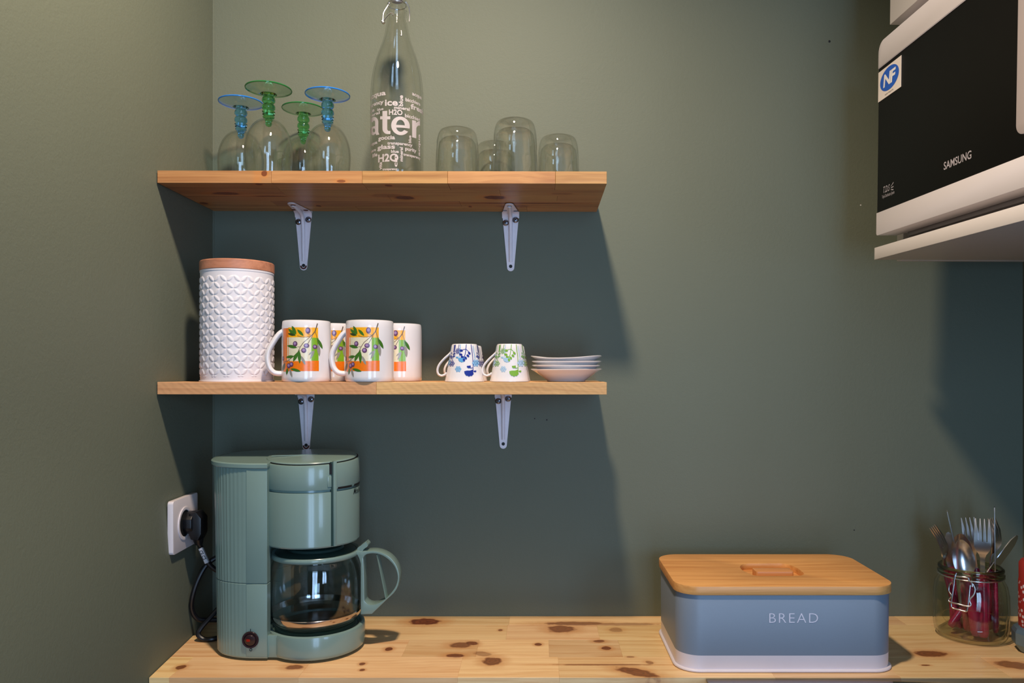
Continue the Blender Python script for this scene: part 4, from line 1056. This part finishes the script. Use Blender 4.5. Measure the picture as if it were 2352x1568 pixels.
# embossed oval and lettering
ja = math.atan2(-(JC.x), D + JC.y)      # azimuth towards camera
def jmap(u, v, lift): a = u / 0.0545 + ja; r = 0.0546 + lift; return (r * math.sin(a), -r * math.cos(a), v)
m = MB()
oval = [Vector(jmap(0.046 * math.cos(2 * PI * k / 48) + 0.002, 0.040 + 0.016 * math.sin(2 * PI * k / 48), 0.0)) for k in range(48)]
m.tube(oval, 0.0007, 6, closed=True)
for s_, u0, u1, v0, hh in (('Le Parfait', -0.038, 0.040, 0.036, 0.020), ('SUPER', -0.018, 0.020, 0.027, 0.010)):
    tv, tf = fit_text(s_, u1 - u0, hh, bold=-0.02, shear=0.2)
    dd = Decal(0.004); dd.geo([(u0 + x, v0 + y) for x, y in tv], tf, 0, jmap, 0.0006); o_ = len(m.v); m.v += dd.mb.v; m.f += [tuple(i + o_ for i in f) for f in dd.mb.f]; m.m += dd.mb.m
m.obj('embossed_lettering', M['jar_glass'], jr, fixn=False)
k7 = 7.84
def jp(cx_, cy_, out=0.0015):
    px, py = 2120 + cx_ / k7, 1300 + cy_ / k7
    # ray meets a cylinder around the jar axis
    R_ = 0.0500 + out
    d_ = Vector(((px - CX) / F, 1.0, -(py - CY) / F)); o_ = Vector((0, -D, EZ)) - JC
    a = d_.x ** 2 + d_.y ** 2; b = 2 * (o_.x * d_.x + o_.y * d_.y); c = o_.x ** 2 + o_.y ** 2 - R_ ** 2
    disc = max(0.0, b * b - 4 * a * c); t_ = (-b - math.sqrt(disc)) / (2 * a)
    return o_ + d_ * t_
m = MB()
m.tube(smooth_path([jp(580, 150, .004), jp(560, 300, .005), jp(530, 520, .007), jp(508, 690, .008), jp(540, 752, .008), jp(660, 785, .008), jp(770, 812, .008), jp(800, 770, .008), jp(825, 560, .007), jp(850, 340, .005)], 6), 0.00125, 8)
m.tube(smooth_path([jp(515, 290, .004), jp(475, 345, .005), jp(465, 440, .006), jp(512, 530, .007), jp(460, 598, .0075), jp(488, 642, .008), jp(640, 680, .0085), jp(810, 722, .008), jp(862, 690, .0075), jp(838, 605, .007), jp(915, 510, .006), jp(936, 410, .005), jp(900, 320, .004)], 6), 0.00125, 8)
m.tube(smooth_path([jp(570, 180, .003), jp(700, 190, .004), jp(815, 215, .004), jp(830, 260, .004), jp(880, 300, .005), jp(885, 370, .006)], 5), 0.0013, 8)
m.tube(smooth_path([jp(600, 120, .003), jp(575, 200, .004), jp(545, 280, .004)], 5), 0.0013, 8)
m.tube([Vector((0.0475 * math.cos(2 * PI * k / 40), 0.0475 * math.sin(2 * PI * k / 40), 0.0995)) for k in range(40)], 0.0011, 8, closed=True)
m.obj('wire_clip', M['steel'], jr, smooth=60)

def flat_tool(outline_pts, th, zprof):
    """plan outline (x, z) extruded +-th in y, bent by zprof(z)->y"""
    m_ = MB(); m_.prism(outline_pts, -th, th, xf=lambda x, y, z_: (x, z_ + zprof(x, y), y)); return m_
def cutlery(kind, label, bot, tip, Yb, Yt, roll, group='cutlery standing in the glass jar'):
    B = P(bot[0], bot[1], Yb); T = P(tip[0], tip[1], Yt)
    if B.z < CTZ + 0.0075: B.z = CTZ + 0.0075
    ax = T - B; L = ax.length
    t = thing(kind, label, {'table_fork': 'fork', 'table_knife': 'knife', 'table_spoon': 'spoon'}[kind], B, group=group)
    z_ = ax.normalized()
    x_ = Vector((1, 0, 0)) - z_ * z_.x; x_.normalize(); y_ = z_.cross(x_)
    R_ = Matrix((x_, y_, z_)).transposed().to_4x4() @ Matrix.Rotation(roll, 4, 'Z')
    t.rotation_mode = 'QUATERNION'; t.rotation_quaternion = R_.to_quaternion()
    hl = 0.098
    hp_ = [(0, 0.0, 0), (0, 0.006, 0), (0, 0.03, 0), (0, 0.065, 0), (0, 0.088, 0), (0, hl, 0)]
    m_ = MB(); m_.tube([Vector((0, 0, z0)) for z0 in (0, 0.002, 0.008, 0.03, 0.06, 0.085, hl - 0.002, hl)], [(0.005, 0.003), (0.0072, 0.0044), (0.0085, 0.0052), (0.0078, 0.0048), (0.0068, 0.0044), (0.0060, 0.0040), (0.0056, 0.0038), (0.0046, 0.0030)], 14, up=(1, 0, 0))
    m_.obj('handle', M['magenta'], t, smooth=60)
    if kind == 'table_fork':
        zs = L - 0.066; w = 0.0118
        out = [(-0.0032, hl - 0.004), (0.0032, hl - 0.004), (0.0034, zs + 0.004), (0.0052, zs + 0.010), (0.0092, zs + 0.016), (w, zs + 0.023)]
        tw = 2 * w / 4
        up2 = []
        for k in range(3, -1, -1):
            xr = -w + tw * (k + 1) - 0.0007; xl = -w + tw * k + 0.0007
            if k == 3: xr = w
            if k == 0: xl = -w
            xm = (xl + xr) / 2
            up2 += [(xr, zs + 0.031), (xr - 0.0004, L - 0.018), (xm + 0.0005, L - 0.001), (xm, L), (xm - 0.0005, L - 0.001), (xl + 0.0004, L - 0.018), (xl, zs + 0.031)]
        out += up2 + [(-w, zs + 0.023), (-0.0092, zs + 0.016), (-0.0052, zs + 0.010), (-0.0034, zs + 0.004)]
        bend = lambda x, z0: -0.010 * math.sin(max(0, min(1, (z0 - zs) / (L - zs))) * PI) if z0 > zs else 0
        flat_tool(out, 0.0009, bend).obj('fork_head', M['steel'], t, smooth=40)
    elif kind == 'table_knife':
        out = [(-0.0040, hl - 0.004), (0.0040, hl - 0.004), (0.0045, hl + 0.006), (0.0085, hl + 0.012), (0.0095, hl + 0.03), (0.0098, L - 0.030), (0.0085, L - 0.014), (0.0050, L - 0.004), (0.0010, L), (-0.0030, L - 0.002), (-0.0070, L - 0.014), (-0.0078, L - 0.03), (-0.0070, hl + 0.012)]
        flat_tool(out, 0.0007, lambda x, z0: 0).obj('blade', M['steel'], t, smooth=40)
    else:
        zs = L - 0.060
        out = [(-0.0032, hl - 0.004), (0.0032, hl - 0.004), (0.0030, zs + 0.004), (-0.0030, zs + 0.004)]
        m_ = MB(); m_.prism(out, -0.0010, 0.0010, xf=lambda x, y, z0: (x, z0, y))
        n1, n2 = 12, 28; vs_ = [(0, 0.0085, (zs + L) / 2)]; fs_ = []
        for i in range(1, n1 + 1):
            for k in range(n2):
                a = 2 * PI * k / n2; s_ = i / n1
                hx = 0.0158 * (1.0 - 0.12 * math.sin(a)); hz = (L - zs) / 2
                vs_.append((hx * s_ * math.cos(a), 0.0085 * (1 - s_ ** 2.2), (zs + L) / 2 + hz * s_ * math.sin(a)))
        for k in range(n2):
            k2 = (k + 1) % n2; fs_.append((0, 1 + k, 1 + k2))
            for i in range(n1 - 1):
                fs_.append((1 + i * n2 + k, 1 + (i + 1) * n2 + k, 1 + (i + 1) * n2 + k2, 1 + i * n2 + k2))
        o_ = len(vs_); vs_ += [(x, y + 0.0012, z0) for x, y, z0 in vs_]; fs2 = [tuple(o_ + i for i in reversed(f)) for f in fs_]
        for k in range(n2):
            k2 = (k + 1) % n2; a0 = 1 + (n1 - 1) * n2; fs2.append((a0 + k, o_ + a0 + k, o_ + a0 + k2, a0 + k2))
        m_.add(vs_, fs_ + fs2); m_.obj('spoon_head', M['steel'], t, smooth=50)
    return t
cutlery('table_fork', 'magenta-handled fork leaning out of the jar towards the bread bin', (2208, 1462), (2141, 1208), -0.082, -0.078, 0.66)
cutlery('table_knife', 'magenta-handled knife showing its broad blade at the bread bin side of the jar', (2196, 1470), (2177, 1221), -0.078, -0.075, -0.2)
cutlery('table_knife', 'magenta-handled knife turned edge-on, tilted towards the bread bin', (2240, 1476), (2175, 1171), -0.108, -0.104, 1.06)
cutlery('table_spoon', 'magenta-handled spoon at the front of the jar beside the big fork', (2244, 1478), (2206, 1239), -0.121, -0.123, -0.3)
cutlery('table_spoon', 'magenta-handled spoon behind the front spoon, only its rim showing', (2226, 1470), (2205, 1225), -0.098, -0.104, -0.3)
cutlery('table_fork', 'magenta-handled fork behind the big fork with tines spread towards the spoons', (2262, 1466), (2222, 1187), -0.080, -0.080, -0.4)
cutlery('table_fork', 'magenta-handled fork in front with its face turned outwards, tines straight up', (2258, 1482), (2256, 1190), -0.128, -0.124, -0.5)
cutlery('table_fork', 'magenta-handled fork behind the front fork near the upright edge-on knife', (2272, 1470), (2277, 1189), -0.090, -0.088, 0.5)
cutlery('table_knife', 'magenta-handled knife standing upright and edge-on, tallest in the jar', (2287, 1472), (2284, 1162), -0.105, -0.100, 1.06)
cutlery('table_knife', 'magenta-handled knife leaning out of the jar away from the bread bin', (2182, 1438), (2337, 1229), -0.092, -0.088, 0.45)

# shaker at the edge of the frame
shp = Vector((0.7605, -0.172, CTZ))
sh = thing('spice_grinder', 'red and white labelled spice grinder with faceted blue metal base', 'grinder', shp)
M['grinder_label'] = None
m_, t_, b_2 = base_mat('checked_label')
vo = t_.new('ShaderNodeTexVoronoi'); vo.inputs['Scale'].default_value = 150.0
t_.link(t_.new('ShaderNodeTexCoord').outputs['Object'], vo.inputs['Vector'])
t_.link(t_.mix(t_.rng(vo.outputs['Distance'], 0.30, 0.42), lin((214, 200, 206)), lin((160, 44, 38))), b_2.inputs['Base Color']); b_2.inputs['Roughness'].default_value = 0.4
MB().lathe([(0, 0.038), (0.0272, 0.038), (0.0276, 0.040), (0.0276, 0.108), (0.0272, 0.110), (0, 0.110)], 48).obj('label', m_, sh)
MB().lathe([(0, 0.110), (0.0270, 0.110), (0.0270, 0.134), (0.0240, 0.139), (0, 0.139)], 48).obj('cap', M['red_label'], sh)
MB().lathe([(0, 0), (0.026, 0.0), (0.030, 0.004), (0.0362, 0.013), (0.0366, 0.030), (0.034, 0.036), (0.029, 0.0385), (0, 0.0385)], 10).obj('grinder_base', M['blue_tin'], sh, smooth=20)

# ------------------------------------------------------------------ wall unit with microwave (right wall)
ey = Vector(((1196 - CX) / F, 1.0, (CY - 810) / F)).normalized()
ex = ey.cross(Vector((0, 0, 1))).normalized(); ez = ex.cross(ey).normalized()
O = P(2008, 596.5, -0.162)
RM = Matrix((ex, ey, ez)).transposed().to_4x4()
def unit(name, label, cat):
    t = thing(name, label, cat, O); t.rotation_euler = RM.to_euler(); return t
un = unit('wall_unit', 'white laminate wall unit on the right wall carrying the microwave', 'cabinet')
dpt = 0.318; ln = 0.62
MB().box(0, dpt, -ln, 0, 0, 0.0182).obj('shelf_board', M['laminate'], un, bevel=0.0006)
MB().box(0.0445, dpt, 0.0002, 0.0195, 0.0, 0.90).obj('side_panel', M['laminate'], un, bevel=0.0006)
MB().box(0.040, dpt, -ln, 0.0, 0.3555, 0.90).obj('cabinet_body', M['laminate'], un, bevel=0.0006)
MB().box(0.0195, 0.0393, -ln, 0.0, 0.3555, 0.90).obj('cabinet_door', M['laminate'], un, bevel=0.0008)
MB().box(0.0445, dpt, -ln, -ln + 0.018, 0.0183, 0.3550).obj('side_panel', M['laminate'], un, bevel=0.0006)
mw = unit('microwave_oven', 'white microwave oven with black door on the white wall unit', 'microwave')
mx = 0.0025; mz0, mz1 = 0.0366, 0.3275; my = -0.489
zb0, zb1 = 0.0708, 0.2885                       # black door zone
fy = lambda y0, y1, z0, z1, r, x0, x1: MB().prism(rrect(-y1, -y0, z0, z1, r), x0, x1, xf=lambda a, b, c: (c, -a, b))
# front frame: top and bottom white bars, black glass between
def bar(z0, z1, rt, rb_):
    # rounded only on the outer corners
    pts = []
    y0, y1 = 0.0, -my
    def arc(cx_, cy_, r_, a0): return [(cx_ + r_ * math.cos(a0 + PI / 2 * k / 6), cy_ + r_ * math.sin(a0 + PI / 2 * k / 6)) for k in range(7)]
    pts += arc(y1 - rt, z1 - rt, rt, 0) if rt else [(y1, z1)]
    pts += arc(y0 + rt, z1 - rt, rt, PI / 2) if rt else [(y0, z1)]
    pts += arc(y0 + rb_, z0 + rb_, rb_, PI) if rb_ else [(y0, z0)]
    pts += arc(y1 - rb_, z0 + rb_, rb_, 1.5 * PI) if rb_ else [(y1, z0)]
    return pts
xf_ = lambda a, b, c: (c, -a, b)
MB().prism(bar(zb1 + 0.0012, mz1, 0.016, 0), mx, mx + 0.03, xf=xf_).obj('top_fascia', M['mw_white'], mw, bevel=0.001)
MB().prism(bar(mz0, zb0, 0, 0.004), mx, mx + 0.03, xf=xf_).obj('bottom_fascia', M['mw_white'], mw, bevel=0.001)
dr = MB().box(mx + 0.0008, mx + 0.03, my, -0.0006, zb0 + 0.0004, zb1).obj('door', M['mw_black'], mw, bevel=0.0006)
MB().box(mx + 0.0003, mx + 0.02, my, -0.0004, zb1 + 0.0001, zb1 + 0.0011).obj('door_seam', M['logo_grey'], mw)
MB().box(mx + 0.030, dpt - 0.005, my + 0.004, -0.006, mz0 + 0.003, mz1 - 0.004).obj('oven_body', M['mw_white'], mw, bevel=0.003)
MB().box(mx + 0.032, dpt - 0.03, my + 0.012, -0.030, mz0 - 0.006, mz0 + 0.004).obj('underside_pan', pm('pan_grey', (128, 122, 124), 0.4), mw, bevel=0.003)
for yy in (-0.045, my + 0.045):
    for xx in (0.055, 0.27):
        MB().lathe([(0, 0.0183), (0.011, 0.0183), (0.012, 0.020), (0.012, mz0 - 0.005), (0, mz0 - 0.005)], 20, c=(xx, yy, 0)).obj('foot', M['black_plastic'], mw)
def t_at(px, xo=0.0):      # distance along the door (towards the camera) seen at pixel column px
    lo_, hi_ = -0.05, 0.6
    for _ in range(50):
        mid = (lo_ + hi_) / 2; w_ = O + RM.to_3x3() @ Vector((mx + xo, -mid, 0.15))
        x_ = CX + w_.x * F / (w_.y + D)
        if x_ < px: lo_ = mid
        else: hi_ = mid
    return (lo_ + hi_) / 2
def z_at(t_, py):
    w_ = O + RM.to_3x3() @ Vector((mx, -t_, 0)); s_ = (w_.y + D) / F
    return (EZ - (py - CY) * s_ - w_.z) / ez.z
th = t_at(2335.5, -0.022)
hb = z_at(th, 316)
fyh = MB().prism(rrect(th, th + 0.045, hb, mz1 - 0.02, 0.012), mx - 0.022, mx - 0.012, xf=xf_).obj('handle', M['mw_grey'], mw, bevel=0.003)
for zz_ in (hb + 0.02, mz1 - 0.045):
    MB().box(mx - 0.014, mx + 0.001, -th - 0.038, -th - 0.010, zz_, zz_ + 0.022).obj('handle_post', M['mw_grey'], fyh, bevel=0.002)
def face_print(name, vs_, fs_, mat, lift=0.0002, parent=mw):
    m_ = MB(); m_.add([(mx + 0.0008 - lift, -a, b) for a, b in vs_], fs_); return m_.obj(name, mat, parent, fixn=False)
def face_text(name, s_, pxl, pxr, py_l, h, mat, **kw):
    a, b = t_at(pxl), t_at(pxr); z0 = z_at(a, py_l)
    tv, tf = text_geo(s_, **kw); x0 = min(v[0] for v in tv); x1 = max(v[0] for v in tv); y1 = max(v[1] for v in tv)
    return face_print(name, [(a + (x - x0) / (x1 - x0) * (b - a), z0 + y / y1 * h) for x, y in tv], tf, mat)
face_text('brand_lettering', 'SAMSUNG', 2168, 2231.5, 391.5, 0.0098, M['logo_grey'], bold=0.013)
face_text('badge_lettering', 'T.D.S', 2029, 2043.5, 444.5, 0.0095, M['logo_grey'], bold=0.006, shear=0.25)
face_text('badge_small_print', 'Triple Distribution System', 2026, 2054.5, 457, 0.0048, M['logo_grey'])
a0 = t_at(2046); 
for k in range(3):
    z0 = z_at(a0, 437 - 3.5 * k); dz = (-0.4, 0, 0.6)[k]
    face_print('badge_swoosh', [(a0, z0), (a0 + 0.008, z0 + dz * 0.006 + 0.0004), (a0 + 0.008, z0 + dz * 0.006 + 0.0020), (a0, z0 + 0.0008)], [(0, 1, 2, 3)], M['logo_grey'])
# approval sticker
s0, s1 = t_at(2014.6), t_at(2067); q0, q1 = z_at(s0, 239), z_at(s0, 172)
sd = MB().prism([(s0, q0), (s1, q0), (s1, q1), (s0, q1)], mx + 0.0004, mx + 0.0007, xf=xf_).obj('approval_sticker', pm('sticker_white', (232, 222, 214), 0.4), mw)
sw_, sh_ = s1 - s0, q1 - q0
ovp = ell(s0 + sw_ * .50, q0 + sh_ * .56, sw_ * .41, sh_ * .38, 40)
face_print('sticker_oval', ovp, [tuple(range(40))], M['sticker_blue'], 0.0006, sd)
tv, tf = text_geo('NF', bold=0.03, space=0.86, shear=0.12); x0 = min(v[0] for v in tv); x1 = max(v[0] for v in tv); y1 = max(v[1] for v in tv)
face_print('sticker_letters', [(s0 + sw_ * (.24 + .54 * (x - x0) / (x1 - x0)), q0 + sh_ * (.37 + .40 * y / y1)) for x, y in tv], tf, pm('sticker_letter_white', (238, 236, 236), 0.4), 0.0008, sd)
tv, tf = fit_text('ELECTRICITE', sw_ * .36, sh_ * .06)
face_print('sticker_caption', [(s0 + sw_ * .32 + x, q0 + sh_ * .07 + y) for x, y in tv], tf, M['ink'], 0.0006, sd)
